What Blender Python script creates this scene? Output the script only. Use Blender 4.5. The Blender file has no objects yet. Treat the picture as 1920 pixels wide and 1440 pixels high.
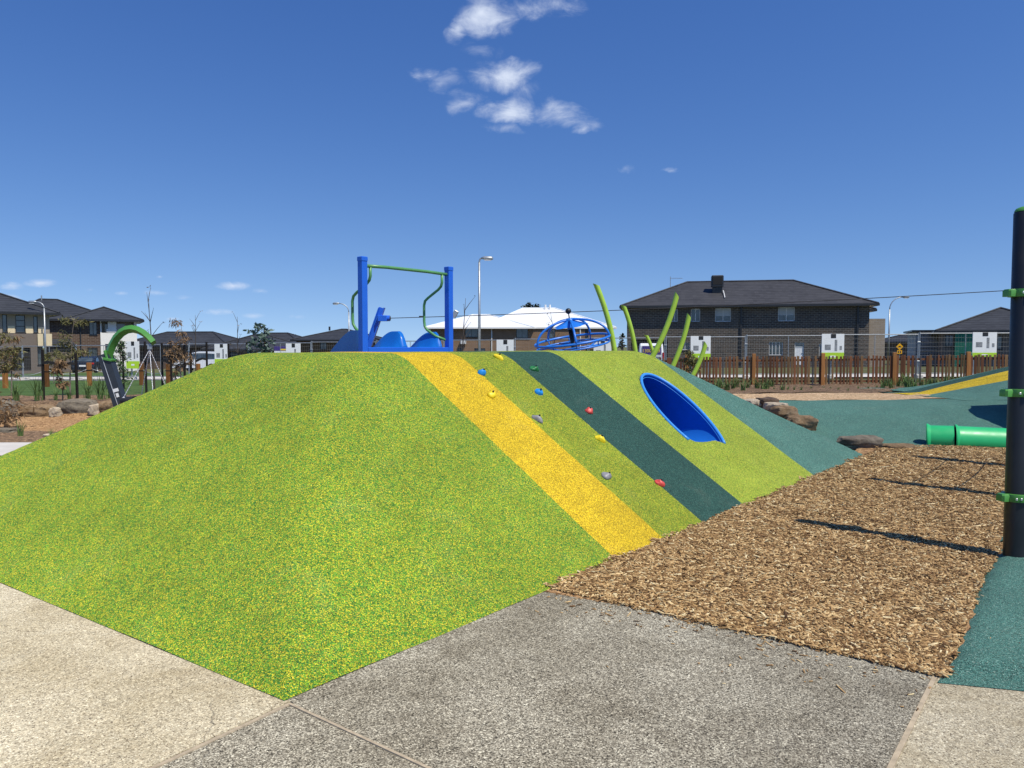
import bpy, bmesh, math, random
import numpy as np
from mathutils import Vector, Matrix, noise as mnoise
R = math.radians
random.seed(7); RNG = np.random.default_rng(7)
scene = bpy.context.scene
COL = scene.collection

# ------------------------------------------------------------------ camera, sky, sun, exposure
CAM_H = 1.65; FPX = 1420.0; TH = math.atan(70/1420.0)
cam_d = bpy.data.cameras.new('camera'); cam = bpy.data.objects.new('camera', cam_d); COL.objects.link(cam)
cam.location = (0, 0, CAM_H); cam.rotation_euler = (R(90)-TH, 0, 0)
cam_d.sensor_fit = 'HORIZONTAL'; cam_d.sensor_width = 36; cam_d.lens = 36*FPX/1920
cam_d.clip_start = 0.05; cam_d.clip_end = 5000
scene.camera = cam
scene.cycles.max_bounces = 5; scene.cycles.diffuse_bounces = 2; scene.cycles.glossy_bounces = 2
scene.render.resolution_x = 1024; scene.render.resolution_y = 768
SUN_EL, SUN_AZ = R(57.5), Vector((0.70, -0.714))          # towards the sun: behind and right of the camera
vs = scene.view_settings
vs.view_transform = 'Standard'; vs.look = 'None'; vs.exposure = 0.17; vs.gamma = 1.0; vs.use_curve_mapping = False
sun_d = bpy.data.lights.new('sun', 'SUN'); sun_d.energy = 4.3; sun_d.angle = R(0.5); sun_d.color = (1.0, 0.94, 0.80)
sun = bpy.data.objects.new('sun', sun_d); COL.objects.link(sun)
sdir = Vector((SUN_AZ.x*math.cos(SUN_EL), SUN_AZ.y*math.cos(SUN_EL), math.sin(SUN_EL)))
sun.rotation_euler = (-sdir).to_track_quat('-Z', 'Y').to_euler(); sun.location = (8, -8, 20)

def ray(px, py):
    u = px-960; v = 720-py; c, s = math.cos(TH), math.sin(TH)
    return Vector((u, FPX*c+v*s, -FPX*s+v*c))
world = bpy.data.worlds.new('World'); scene.world = world; world.use_nodes = True
wt = world.node_tree; wt.nodes.clear()
def wn(t, **k):
    n = wt.nodes.new(t)
    for a, b in k.items(): setattr(n, a, b)
    return n
def wmath(op, a, b=None, c=None, clamp=False):
    n = wn('ShaderNodeMath', operation=op); n.use_clamp = clamp
    for i, v in enumerate((a, b, c)):
        if v is None: continue
        if isinstance(v, (int, float)): n.inputs[i].default_value = v
        else: wt.links.new(v, n.inputs[i])
    return n.outputs[0]
sky = wn('ShaderNodeTexSky', sky_type='NISHITA'); sky.sun_disc = False
sky.sun_elevation = SUN_EL; sky.sun_rotation = math.atan2(SUN_AZ.x, SUN_AZ.y)
sky.altitude = 0; sky.air_density = 1.0; sky.dust_density = 0.0; sky.ozone_density = 2.2
hsv = wn('ShaderNodeHueSaturation'); hsv.inputs['Saturation'].default_value = 1.12; hsv.inputs['Hue'].default_value = 0.508
wt.links.new(sky.outputs[0], hsv.inputs['Color'])
tc = wn('ShaderNodeTexCoord')
lift = wn('ShaderNodeVectorMath', operation='ADD'); lift.inputs[1].default_value = (0, 0, .13); wt.links.new(tc.outputs['Generated'], lift.inputs[0])
lnrm = wn('ShaderNodeVectorMath', operation='NORMALIZE'); wt.links.new(lift.outputs[0], lnrm.inputs[0]); wt.links.new(lnrm.outputs[0], sky.inputs['Vector'])
sep = wn('ShaderNodeSeparateXYZ'); wt.links.new(tc.outputs['Generated'], sep.inputs[0])
ysafe = wmath('MAXIMUM', sep.outputs[1], 0.02)
gx = wmath('DIVIDE', sep.outputs[0], ysafe); gz = wmath('DIVIDE', sep.outputs[2], ysafe)
cmb = wn('ShaderNodeCombineXYZ'); wt.links.new(gx, cmb.inputs[0]); wt.links.new(gz, cmb.inputs[1])
wnz = wn('ShaderNodeTexNoise'); wnz.inputs['Scale'].default_value = 17; wnz.inputs['Detail'].default_value = 5; wt.links.new(cmb.outputs[0], wnz.inputs['Vector'])
wsub = wn('ShaderNodeVectorMath', operation='SUBTRACT'); wt.links.new(wnz.outputs['Color'], wsub.inputs[0]); wsub.inputs[1].default_value = (.5, .5, .5)
wscl = wn('ShaderNodeVectorMath', operation='MULTIPLY'); wt.links.new(wsub.outputs[0], wscl.inputs[0]); wscl.inputs[1].default_value = (.075, .045, 0)
wadd = wn('ShaderNodeVectorMath', operation='ADD'); wt.links.new(cmb.outputs[0], wadd.inputs[0]); wt.links.new(wscl.outputs[0], wadd.inputs[1])
# cumulus scraps: (x, y, half width, half height, density) as directions in the sky
CLOUDS = [(908, 30, 84, 56, .95), (1040, 12, 54, 38, .52), (850, 60, 36, 36, .6), (945, 142, 84, 40, .95), (830, 155, 60, 30, .5),
          (952, 209, 68, 34, .95), (1050, 217, 80, 27, .6), (1085, 240, 26, 18, .55), (870, 190, 60, 26, .4), (985, 174, 66, 30, .38), (905, 92, 70, 30, .26), (985, 18, 60, 40, .5), (800, 140, 36, 22, .34), (1110, 228, 50, 22, .42), (950, 245, 60, 16, .38),
          (78, 531, 44, 11, .74), (20, 536, 36, 11, .45), (438, 536, 44, 11, .76), (490, 546, 30, 8, .55), (8, 562, 40, 13, .85), (170, 543, 18, 6, .4),
          (228, 550, 20, 6, .4), (288, 549, 38, 8, .44), (345, 558, 28, 7, .42), (408, 585, 42, 9, .46), (476, 592, 32, 8, .46),
          (555, 594, 28, 8, .38), (325, 598, 20, 5, .4), (1160, 309, 24, 12, .3), (1270, 325, 26, 9, .28), (300, 519, 10, 5, .5)]
tot = None
for (px, py, rx, ry, st) in CLOUDS:
    r0 = ray(px, py); r1 = ray(px+rx, py-ry)
    sub = wn('ShaderNodeVectorMath', operation='SUBTRACT'); wt.links.new((wadd if py < 400 else cmb).outputs[0], sub.inputs[0]); sub.inputs[1].default_value = (r0.x/r0.y, r0.z/r0.y, 0)
    mul = wn('ShaderNodeVectorMath', operation='MULTIPLY'); wt.links.new(sub.outputs[0], mul.inputs[0])
    mul.inputs[1].default_value = (1/(r1.x/r1.y-r0.x/r0.y), 1/abs(r1.z/r1.y-r0.z/r0.y), 0)
    ln = wn('ShaderNodeVectorMath', operation='LENGTH'); wt.links.new(mul.outputs[0], ln.inputs[0])
    v = wmath('MULTIPLY', wmath('SUBTRACT', 1.0, ln.outputs['Value'], clamp=True), st)
    tot = v if tot is None else wmath('MAXIMUM', tot, v)
mp = wn('ShaderNodeMapping'); mp.inputs['Scale'].default_value = (1, 1.7, 1); wt.links.new(cmb.outputs[0], mp.inputs[0])
nz = wn('ShaderNodeTexNoise'); nz.inputs['Scale'].default_value = 19; nz.inputs['Detail'].default_value = 10; nz.inputs['Roughness'].default_value = .66; nz.inputs['Distortion'].default_value = .6
wt.links.new(mp.outputs[0], nz.inputs['Vector'])
dens = wmath('ADD', tot, wmath('MULTIPLY', wmath('SUBTRACT', nz.outputs[0], .5), 1.25))
dens = wmath('MULTIPLY', dens, wmath('MULTIPLY', tot, 6.0, clamp=True))
mr = wn('ShaderNodeMapRange', interpolation_type='SMOOTHSTEP'); wt.links.new(dens, mr.inputs[0]); mr.inputs[1].default_value = .05; mr.inputs[2].default_value = 1.05
mr.inputs[4].default_value = .93
fwd = wmath('GREATER_THAN', sep.outputs[1], .03)
cf = wmath('MULTIPLY', mr.outputs[0], fwd)
sc3 = wn('ShaderNodeSeparateColor'); wt.links.new(hsv.outputs[0], sc3.inputs[0]); cc3 = wn('ShaderNodeCombineColor')
for i, (k, g) in enumerate(((2.05, 1.45), (1.385, 1.20), (1.18, .92))):
    wt.links.new(wmath('MULTIPLY', wmath('POWER', wmath('MULTIPLY', sc3.outputs[i], .111), g), k/.111), cc3.inputs[i])
mix = wn('ShaderNodeMix', data_type='RGBA'); wt.links.new(cf, mix.inputs['Factor']); wt.links.new(cc3.outputs[0], mix.inputs['A'])
mix.inputs['B'].default_value = (6.9, 7.6, 9.0, 1)
bg = wn('ShaderNodeBackground'); bg.inputs['Strength'].default_value = 0.098; wt.links.new(mix.outputs['Result'], bg.inputs[0])
wo = wn('ShaderNodeOutputWorld'); wt.links.new(bg.outputs[0], wo.inputs[0])

# ------------------------------------------------------------------ geometry helpers
def PL(x, y):                                   # the land beyond the play area: falls gently away and to the left
    return 0.38-0.014*(min(y, 110)-31)+0.0089*(max(min(x, 60), -80)-20)
def sst(a, b, x):
    t = max(0, min(1, (x-a)/(b-a))); return t*t*(3-2*t)
def G(x, y):                                    # terrain height
    k = sst(-5, 4.5, x)
    y0 = 17.9*(1-k)+12.5*k; w = .5*(1-k)+2.5*k
    return PL(x, y)*sst(y0, y0+w, y)
def atY(px, py, Y):
    d = ray(px, py); t = Y/d.y; return Vector((d.x*t, Y, CAM_H+d.z*t))
def atZ(px, py, z):
    d = ray(px, py); t = (z-CAM_H)/d.z; return Vector((d.x*t, d.y*t, z))
def gnd(px, Y, dz=0):                           # a ground point in the direction of column px, at distance Y
    x = (px-960)/FPX*Y; return Vector((x, Y, G(x, Y)+dz))

class MB:
    def __init__(s): s.v = []; s.f = []
    def add(s, vs_, fs): 
        o = len(s.v); s.v += [tuple(p) for p in vs_]; s.f += [tuple(i+o for i in f) for f in fs]; return s
    def box(s, c, d, rz=0, m=None):
        hx, hy, hz = d[0]/2, d[1]/2, d[2]/2
        M = m if m is not None else Matrix.Rotation(rz, 3, 'Z')
        vs_ = [M@Vector((x*hx, y*hy, z*hz))+Vector(c) for z in (-1, 1) for y in (-1, 1) for x in (-1, 1)]
        return s.add(vs_, [(0,2,3,1),(4,5,7,6),(0,1,5,4),(2,6,7,3),(0,4,6,2),(1,3,7,5)])
    def b2(s, x0, x1, y0, y1, z0, z1): return s.box(((x0+x1)/2, (y0+y1)/2, (z0+z1)/2), (x1-x0, y1-y0, z1-z0))
    def cbox(s, c, d, b, rz=0, m=None):         # box with chamfered vertical and top edges
        M = m if m is not None else Matrix.Rotation(rz, 3, 'Z'); hx, hy, hz = d[0]/2, d[1]/2, d[2]/2
        def ring(z, i): 
            x, y = hx-i, hy-i
            return [(x-b, -y, z), (x, -y+b, z), (x, y-b, z), (x-b, y, z), (-x+b, y, z), (-x, y-b, z), (-x, -y+b, z), (-x+b, -y, z)]
        vs_ = [M@Vector(p)+Vector(c) for p in ring(-hz, 0)+ring(hz-b, 0)+ring(hz, b*.7)]
        fs = [tuple(range(7, -1, -1)), tuple(range(16, 24))]
        for k in (0, 8): fs += [(k+i, k+(i+1) % 8, k+8+(i+1) % 8, k+8+i) for i in range(8)]
        return s.add(vs_, fs)
    def tube(s, pts, r, n=8, caps=True, cut=0.0, sq=None, up=None):
        pts = [Vector(p) for p in pts]; rs = r if isinstance(r, (list, tuple)) else [r]*len(pts)
        rings = []; prev = None
        for i, p in enumerate(pts):
            t = (pts[min(i+1, len(pts)-1)]-pts[max(i-1, 0)]).normalized()
            if prev is None:
                a = Vector(up) if up is not None else (Vector((0, 0, 1)) if abs(t.z) < .9 else Vector((1, 0, 0)))
                e1 = (a-t*a.dot(t)).normalized()
            else: e1 = (prev-t*prev.dot(t)).normalized()
            prev = e1; e2 = t.cross(e1)
            if sq: ring = [p+e1*a*sq[0]*rs[i]+e2*b*sq[1]*rs[i] for a, b in ((-1,-1),(1,-1),(1,1),(-1,1))]
            else: ring = [p+(e1*math.cos(2*math.pi*k/n)+e2*math.sin(2*math.pi*k/n))*rs[i] for k in range(n)]
            if cut and i == len(pts)-1: ring = [q+t*cut*((q-p).dot(e1)/rs[i]+1) for q in ring]
            rings += ring
        m = 4 if sq else n
        fs = []
        for i in range(len(pts)-1):
            for k in range(m): fs.append((i*m+k, i*m+(k+1) % m, (i+1)*m+(k+1) % m, (i+1)*m+k))
        if caps: fs += [tuple(range(m-1, -1, -1)), tuple((len(pts)-1)*m+k for k in range(m))]
        return s.add(rings, fs)
    def torus(s, c, r, rr, n=40, m=8, M=None):
        M = M or Matrix.Identity(3); vs_ = []; fs = []
        for i in range(n):
            a = 2*math.pi*i/n
            for k in range(m):
                b = 2*math.pi*k/m; q = Vector(((r+rr*math.cos(b))*math.cos(a), (r+rr*math.cos(b))*math.sin(a), rr*math.sin(b)))
                vs_.append(M@q+Vector(c))
                fs.append((i*m+k, ((i+1) % n)*m+k, ((i+1) % n)*m+(k+1) % m, i*m+(k+1) % m))
        return s.add(vs_, fs)
    def lathe(s, prof, c, n=20, M=None):
        M = M or Matrix.Identity(3); vs_ = []; fs = []; L = len(prof)
        for i in range(n):
            a = 2*math.pi*i/n
            for (r, z) in prof: vs_.append(M@Vector((r*math.cos(a), r*math.sin(a), z))+Vector(c))
            for k in range(L-1): fs.append((i*L+k, ((i+1) % n)*L+k, ((i+1) % n)*L+k+1, i*L+k+1))
        return s.add(vs_, fs)
    def prism(s, poly, z0, z1):
        n = len(poly); vs_ = [(x, y, z0) for x, y in poly]+[(x, y, z1) for x, y in poly]
        return s.add(vs_, [tuple(range(n-1, -1, -1)), tuple(range(n, 2*n))]+[(i, (i+1) % n, n+(i+1) % n, n+i) for i in range(n)])
    def mesh(s, name, mat, smooth=False, off=None):
        me = bpy.data.meshes.new(name); vs_ = s.v
        if off is not None: vs_ = [tuple(Vector(p)-off) for p in vs_]
        me.from_pydata(vs_, [], s.f)
        if mat: me.materials.append(mat)
        if smooth is not False:
            me.polygons.foreach_set('use_smooth', [True]*len(me.polygons))
            if smooth is not True: me.set_sharp_from_angle(angle=R(smooth))
        me.update(); return me
    def build(s, name, mat, parent=None, smooth=False, world=False):
        off = None
        if parent is not None and world: off = abs_loc(parent)
        o = bpy.data.objects.new(name, s.mesh(name, mat, smooth, off)); COL.objects.link(o); o.parent = parent
        return o
def abs_loc(o):
    l = Vector((0, 0, 0))
    while o is not None: l += o.location; o = o.parent
    return l
def tag(o, label, cat, group=None):
    o['label'] = label; o['category'] = cat
    if group: o['group'] = group
    return o
def thing(name, label, cat, loc=(0, 0, 0), rz=0, group=None):
    o = bpy.data.objects.new(name, None); COL.objects.link(o); o.location = loc; o.rotation_euler = (0, 0, rz); o.empty_display_size = .1
    return tag(o, label, cat, group)
def solo(mb, name, mat, label, cat, group=None, smooth=False, loc=None):
    off = Vector(loc) if loc is not None else None
    o = bpy.data.objects.new(name, mb.mesh(name, mat, smooth, off)); COL.objects.link(o)
    if off is not None: o.location = off
    return tag(o, label, cat, group)
def struct(mb, name, mat, smooth=False, kind='structure'):
    o = mb.build(name, mat, None, smooth); o['kind'] = kind; return o
def copy_tree(o, parent=None):
    c = o.copy(); COL.objects.link(c); c.parent = parent
    for ch in [x for x in o.children]: copy_tree(ch, c)
    return c

# ------------------------------------------------------------------ materials
class NT:
    def __init__(s, name):
        s.m = bpy.data.materials.new(name); s.m.use_nodes = True; s.t = s.m.node_tree; s.b = s.t.nodes['Principled BSDF']
        s.tc = s.t.nodes.new('ShaderNodeTexCoord'); s.co = s.tc.outputs['Object']
    def n(s, t, **k):
        n = s.t.nodes.new(t)
        for a, b in k.items(): setattr(n, a, b)
        return n
    def l(s, a, b): s.t.links.new(a, b)
    def math(s, op, a, b=None, clamp=False):
        n = s.n('ShaderNodeMath', operation=op); n.use_clamp = clamp
        for i, v in enumerate((a, b)):
            if v is None: continue
            if isinstance(v, (int, float)): n.inputs[i].default_value = v
            else: s.l(v, n.inputs[i])
        return n.outputs[0]
    def noise(s, scale, detail=4, rough=.55, vec=None, dist=0):
        n = s.n('ShaderNodeTexNoise'); n.inputs['Scale'].default_value = scale; n.inputs['Detail'].default_value = detail
        n.inputs['Roughness'].default_value = rough; n.inputs['Distortion'].default_value = dist; s.l(vec or s.co, n.inputs['Vector']); return n.outputs[0]
    def voro(s, scale, out='Color', vec=None, feature='F1'):
        n = s.n('ShaderNodeTexVoronoi', feature=feature); n.inputs['Scale'].default_value = scale; s.l(vec or s.co, n.inputs['Vector']); return n.outputs[out]
    def chan(s, col, i=0):
        n = s.n('ShaderNodeSeparateColor'); s.l(col, n.inputs[0]); return n.outputs[i]
    def scaled(s, sc, rot=(0, 0, 0)):
        n = s.n('ShaderNodeMapping'); n.inputs['Scale'].default_value = sc; n.inputs['Rotation'].default_value = rot; s.l(s.co, n.inputs[0]); return n.outputs[0]
    def ramp(s, fac, stops, interp='LINEAR'):
        n = s.n('ShaderNodeValToRGB'); cr = n.color_ramp; cr.interpolation = interp
        while len(cr.elements) < len(stops): cr.elements.new(.5)
        for e, (p, c) in zip(cr.elements, stops): e.position = p; e.color = (*c, 1)
        s.l(fac, n.inputs[0]); return n.outputs[0]
    def mix(s, fac, a, b, bt='MIX'):
        n = s.n('ShaderNodeMix', data_type='RGBA', blend_type=bt); 
        for k, v in (('Factor', fac), ('A', a), ('B', b)):
            if isinstance(v, (int, float)): n.inputs[k].default_value = v
            elif isinstance(v, tuple): n.inputs[k].default_value = (*v, 1)
            else: s.l(v, n.inputs[k])
        return n.outputs['Result']
    def maprange(s, v, a, b, c, d):
        n = s.n('ShaderNodeMapRange'); s.l(v, n.inputs[0])
        for i, q in enumerate((a, b, c, d)): n.inputs[i+1].default_value = q
        return n.outputs[0]
    def bump(s, h, strength=.3, dist=.01):
        n = s.n('ShaderNodeBump'); n.inputs['Strength'].default_value = strength; n.inputs['Distance'].default_value = dist
        s.l(h, n.inputs['Height']); s.l(n.outputs[0], s.b.inputs['Normal'])
    def done(s, col, rough=.6, metal=0, spec=None):
        if isinstance(col, tuple): s.b.inputs['Base Color'].default_value = (*col, 1)
        else: s.l(col, s.b.inputs['Base Color'])
        if isinstance(rough, (int, float)): s.b.inputs['Roughness'].default_value = rough
        else: s.l(rough, s.b.inputs['Roughness'])
        s.b.inputs['Metallic'].default_value = metal
        if spec is not None: s.b.inputs['Specular IOR Level'].default_value = spec
        if not isinstance(rough, (int, float)) or rough >= .8:
            if 'Diffuse Roughness' in s.b.inputs and isinstance(rough, (int, float)): s.b.inputs['Diffuse Roughness'].default_value = 1.0
        return s.m
def mul(c, k): return tuple(min(1, x*k) for x in c)
def plain(name, col, rough=.5, metal=0, var=.14, scale=6, bump=0, bscale=60, spec=None, coat=0):
    t = NT(name); v = t.noise(scale, 5)
    c = t.mix(t.maprange(v, .25, .75, 0, 1), mul(col, 1-var), mul(col, 1+var*.8))
    if bump: t.bump(t.noise(bscale, 3), bump, .01)
    if coat: t.b.inputs['Coat Weight'].default_value = coat; t.b.inputs['Coat Roughness'].default_value = .08
    rr = t.maprange(t.noise(scale*2.3, 4), .3, .7, max(.03, rough-.07), min(1, rough+.07))
    return t.done(c, rr, metal, spec)
def rubber(name, stops, scale=195, tone=.16, bump=.9):
    t = NT(name)
    vn = t.n('ShaderNodeTexVoronoi'); vn.inputs['Scale'].default_value = scale; t.l(t.co, vn.inputs['Vector'])
    sc_ = t.n('ShaderNodeSeparateColor'); t.l(vn.outputs['Color'], sc_.inputs[0])
    col = t.ramp(sc_.outputs[0], stops, 'CONSTANT')
    big = t.noise(1.1, 5, .6); mid = t.noise(9, 4, .65)
    tone_v = t.math('ADD', t.maprange(big, .3, .7, 1-tone, 1+tone*.7), t.maprange(mid, .3, .7, -tone*.55, tone*.55))
    g = t.maprange(sc_.outputs[1], 0, 1, .42, 1.5)
    k = t.math('MULTIPLY', tone_v, g)
    cc = t.n('ShaderNodeVectorMath', operation='SCALE'); t.l(col, cc.inputs[0]); t.l(k, cc.inputs['Scale'])
    # scuffed, dusty patches
    dust = t.maprange(t.noise(2.3, 5, .7, dist=.4), .56, .78, 0, .09)
    c = t.mix(dust, cc.outputs[0], (.42, .40, .30))
    t.bump(vn.outputs['Distance'], bump, .006)
    return t.done(c, .82, spec=.3)
YG, GG, DG = (.50, .40, .025), (.115, .30, .035), (.05, .17, .045)
M = {}
M['rub_green'] = rubber('rubber_green_yellow', [(0, (.05, .18, .032)), (.27, (.13, .31, .026)), (.53, (.24, .38, .022)), (.70, (.49, .45, .028)), (.94, (.63, .51, .045))])
M['rub_olive'] = rubber('rubber_lime_olive', [(0, (.085, .185, .022)), (.2, (.19, .305, .022)), (.5, (.32, .38, .024)), (.74, (.47, .43, .03)), (.92, (.60, .52, .05))])
M['rub_lime'] = rubber('rubber_lime_bright', [(0, (.12, .24, .03)), (.15, (.26, .38, .035)), (.55, (.36, .43, .04)), (.78, (.48, .47, .05)), (.94, (.6, .55, .09))])
M['rub_yellow'] = rubber('rubber_yellow', [(0, (.36, .23, .012)), (.16, (.60, .42, .014)), (.55, (.70, .50, .016)), (.82, (.80, .61, .035))])
M['rub_dark'] = rubber('rubber_dark_green', [(0, (.016, .062, .05)), (.3, (.026, .088, .070)), (.75, (.04, .115, .09)), (.96, (.10, .18, .14))], tone=.1)
M['rub_teal'] = rubber('rubber_teal', [(0, (.045, .148, .122)), (.3, (.085, .213, .175)), (.7, (.12, .262, .21)), (.94, (.24, .36, .30))], tone=.12)
def aggregate(name, stops, stain, scale=190):
    t = NT(name)
    c = t.ramp(t.chan(t.voro(scale), 0), stops, 'CONSTANT')
    w = t.maprange(t.chan(t.voro(scale*.45), 1), 0, 1, .78, 1.16)
    cc = t.n('ShaderNodeVectorMath', operation='SCALE'); t.l(c, cc.inputs[0]); t.l(w, cc.inputs['Scale'])
    c = t.mix(t.maprange(t.noise(1.7, 9, .68, dist=.6), .38, .64, 0, .85), cc.outputs[0], stain, 'MULTIPLY')
    c = t.mix(t.maprange(t.noise(.55, 6, .6), .35, .65, 0, .35), c, mul(stain, 1.25), 'MULTIPLY')
    spot = t.maprange(t.voro(7, 'Distance'), .018, .03, 1, 0)
    c = t.mix(t.math('MULTIPLY', spot, t.maprange(t.noise(3, 2), .5, .6, 0, .7)), c, (.07, .06, .05))
    # hairline cracks
    vc = t.n('ShaderNodeTexVoronoi', feature='DISTANCE_TO_EDGE'); vc.inputs['Scale'].default_value = .62
    dn = t.n('ShaderNodeVectorMath', operation='ADD'); nn = t.n('ShaderNodeTexNoise'); nn.inputs['Scale'].default_value = 2.5; nn.inputs['Detail'].default_value = 8; t.l(t.co, nn.inputs[0])
    sc = t.n('ShaderNodeVectorMath', operation='SCALE'); sc.inputs['Scale'].default_value = .3; t.l(nn.outputs['Color'], sc.inputs[0]); t.l(t.co, dn.inputs[0]); t.l(sc.outputs[0], dn.inputs[1]); t.l(dn.outputs[0], vc.inputs['Vector'])
    crack = t.math('MULTIPLY', t.maprange(vc.outputs[0], .0005, .0022, 1, 0), t.maprange(t.noise(1.2, 3), .48, .6, 0, .6))
    c = t.mix(crack, c, (.06, .055, .05))
    t.bump(t.voro(scale*.8, 'Distance'), .5, .004)
    return t.done(c, .85, spec=.25)
M['agg_tan'] = aggregate('exposed_aggregate_tan', [(0, (.17, .135, .095)), (.07, (.39, .335, .235)), (.35, (.51, .45, .325)), (.7, (.61, .55, .405)), (.92, (.77, .715, .555))], (.74, .70, .62))
M['agg_grey'] = aggregate('exposed_aggregate_grey', [(0, (.07, .062, .048)), (.14, (.20, .177, .132)), (.42, (.345, .313, .242)), (.72, (.51, .472, .372)), (.92, (.74, .70, .56))], (.60, .575, .54))
M['strip'] = plain('joint_timber', (.46, .37, .25), .8, var=.3, scale=25)
def mulch(name, dark, light, sc=1.0):
    t = NT(name)
    v1 = t.voro(44*sc, 'Color', t.scaled((1, .38, 1), (0, 0, .5))); v2 = t.voro(40*sc, 'Color', t.scaled((.4, 1, 1), (0, 0, .2)))
    pick = t.maprange(t.noise(30*sc, 2), .48, .52, 0, 1)
    f = t.mix(pick, v1, v2)
    c = t.ramp(t.chan(f), [(0, dark), (.35, mul(dark, 2.6)), (.65, light), (1, mul(light, 1.55))])
    c = t.mix(t.maprange(t.noise(1.3, 5), .3, .7, 0, .4), c, mul(dark, 2.4))
    t.bump(t.chan(f, 1), 1.0, .03)
    return t.done(c, .9, spec=.2)
M['mulch'] = mulch('wood_mulch', (.11, .06, .027), (.46, .29, .145))
M['mulch_dark'] = mulch('bark_mulch', (.062, .04, .025), (.24, .155, .09), .8)
M['mulch_pale'] = mulch('pale_mulch', (.2, .13, .07), (.58, .42, .26), .8)
def chipmat():
    t = NT('wood_chip'); g = t.n('ShaderNodeNewGeometry')
    c = t.ramp(g.outputs['Random Per Island'], [(0, (.07, .034, .012)), (.2, (.20, .105, .040)), (.46, (.41, .245, .10)), (.7, (.62, .405, .18)), (.9, (.82, .61, .31)), (1, (.92, .80, .5))])
    c = t.mix(t.maprange(t.noise(120, 3), .3, .7, 0, .35), c, (.14, .085, .045))
    return t.done(c, .8, spec=.25)
M['chip'] = chipmat()
def grassmat(name, a, b):
    t = NT(name); c = t.mix(t.maprange(t.noise(.6, 6, .7), .35, .65, 0, 1), a, b)
    c = t.mix(t.maprange(t.noise(14, 3), .3, .7, 0, .6), c, mul(a, .6)); t.bump(t.noise(40, 3), .8, .04); return t.done(c, .9, spec=.2)
M['lawn'] = grassmat('lawn_grass', (.055, .108, .028), (.095, .15, .042))
M['verge'] = grassmat('verge_grass', (.11, .12, .045), (.17, .165, .075))
M['asphalt'] = plain('asphalt', (.15, .15, .15), .9, var=.25, scale=3, bump=.3)
M['concrete'] = plain('pale_concrete', (.60, .56, .50), .85, var=.14, scale=2.5, bump=.2)
M['blue'] = plain('blue_powder_coat', (.016, .125, .66), .33, var=.07, scale=5)
M['blue_plastic'] = plain('blue_moulded_plastic', (.008, .15, .56), .25, var=.08, scale=4, coat=.25)
M['blue_dome'] = plain('blue_dome_paint', (.02, .18, .66), .34, var=.08)
M['blue_rim'] = plain('blue_tunnel_rim', (.045, .27, .74), .4, var=.06)
M['blue_tube'] = plain('blue_tunnel_wall', (.012, .165, .62), .55, var=.08, spec=.25)
M['green'] = plain('green_powder_coat', (.075, .27, .05), .38, var=.1)
M['green_rail'] = plain('green_rail_paint', (.10, .29, .10), .4, var=.1)
M['green_tube'] = plain('green_moulded_plastic', (.022, .44, .15), .42, var=.12, scale=3)
M['lime'] = plain('lime_powder_coat', (.36, .56, .055), .4, var=.1)
M['black'] = plain('black_powder_coat', (.012, .014, .018), .42, var=.3, scale=3)
M['navy'] = plain('dark_slate_paint', (.03, .038, .05), .5, var=.15)
M['rubber_blk'] = plain('black_rubber', (.014, .014, .015), .7, var=.3)
M['steel'] = plain('galvanised_steel', (.42, .44, .45), .45, .65, var=.15)
M['wire'] = plain('galvanised_wire', (.22, .225, .22), .6, .2)
M['chain'] = plain('chain_steel', (.72, .72, .72), .35, .6)
M['rope'] = plain('dark_rope', (.03, .03, .035), .8)
M['white'] = plain('white_board', (.80, .81, .80), .55, var=.04)
M['signgreen'] = plain('sign_lime_print', (.42, .66, .035), .5, var=.04)
M['signblack'] = plain('sign_black_print', (.02, .02, .02), .5)
M['signgrey'] = plain('sign_grey_print', (.26, .27, .28), .5, var=.6, scale=18)
M['purple'] = plain('purple_print', (.06, .035, .20), .4, var=.2)
M['yellowp'] = plain('yellow_print', (.85, .60, .03), .5, var=.06)
def wood(name, col, var=.35):
    t = NT(name); g = t.n('ShaderNodeObjectInfo')
    v = t.noise(1, 5, .6, t.scaled((22, 22, 2.0)))
    c = t.mix(t.maprange(v, .3, .7, 0, 1), mul(col, 1-var), mul(col, 1+var*.7))
    k = t.maprange(g.outputs['Random'], 0, 1, .55, 1.35)
    s_ = t.n('ShaderNodeVectorMath', operation='SCALE'); t.l(c, s_.inputs[0]); t.l(k, s_.inputs['Scale'])
    t.bump(v, .3, .005); return t.done(s_.outputs[0], .65, spec=.3)
M['wood_red'] = wood('oiled_red_timber', (.19, .078, .034))
M['wood_brown'] = wood('oiled_brown_timber', (.20, .115, .052))
M['wood_gold'] = wood('oiled_gold_timber', (.33, .145, .045), .25)
M['wood_grey'] = wood('slate_painted_timber', (.085, .08, .082), .2)
M['bollard'] = wood('rust_brown_timber', (.25, .105, .028), .25)
M['stake'] = wood('black_stained_timber', (.016, .012, .010), .3)
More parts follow.
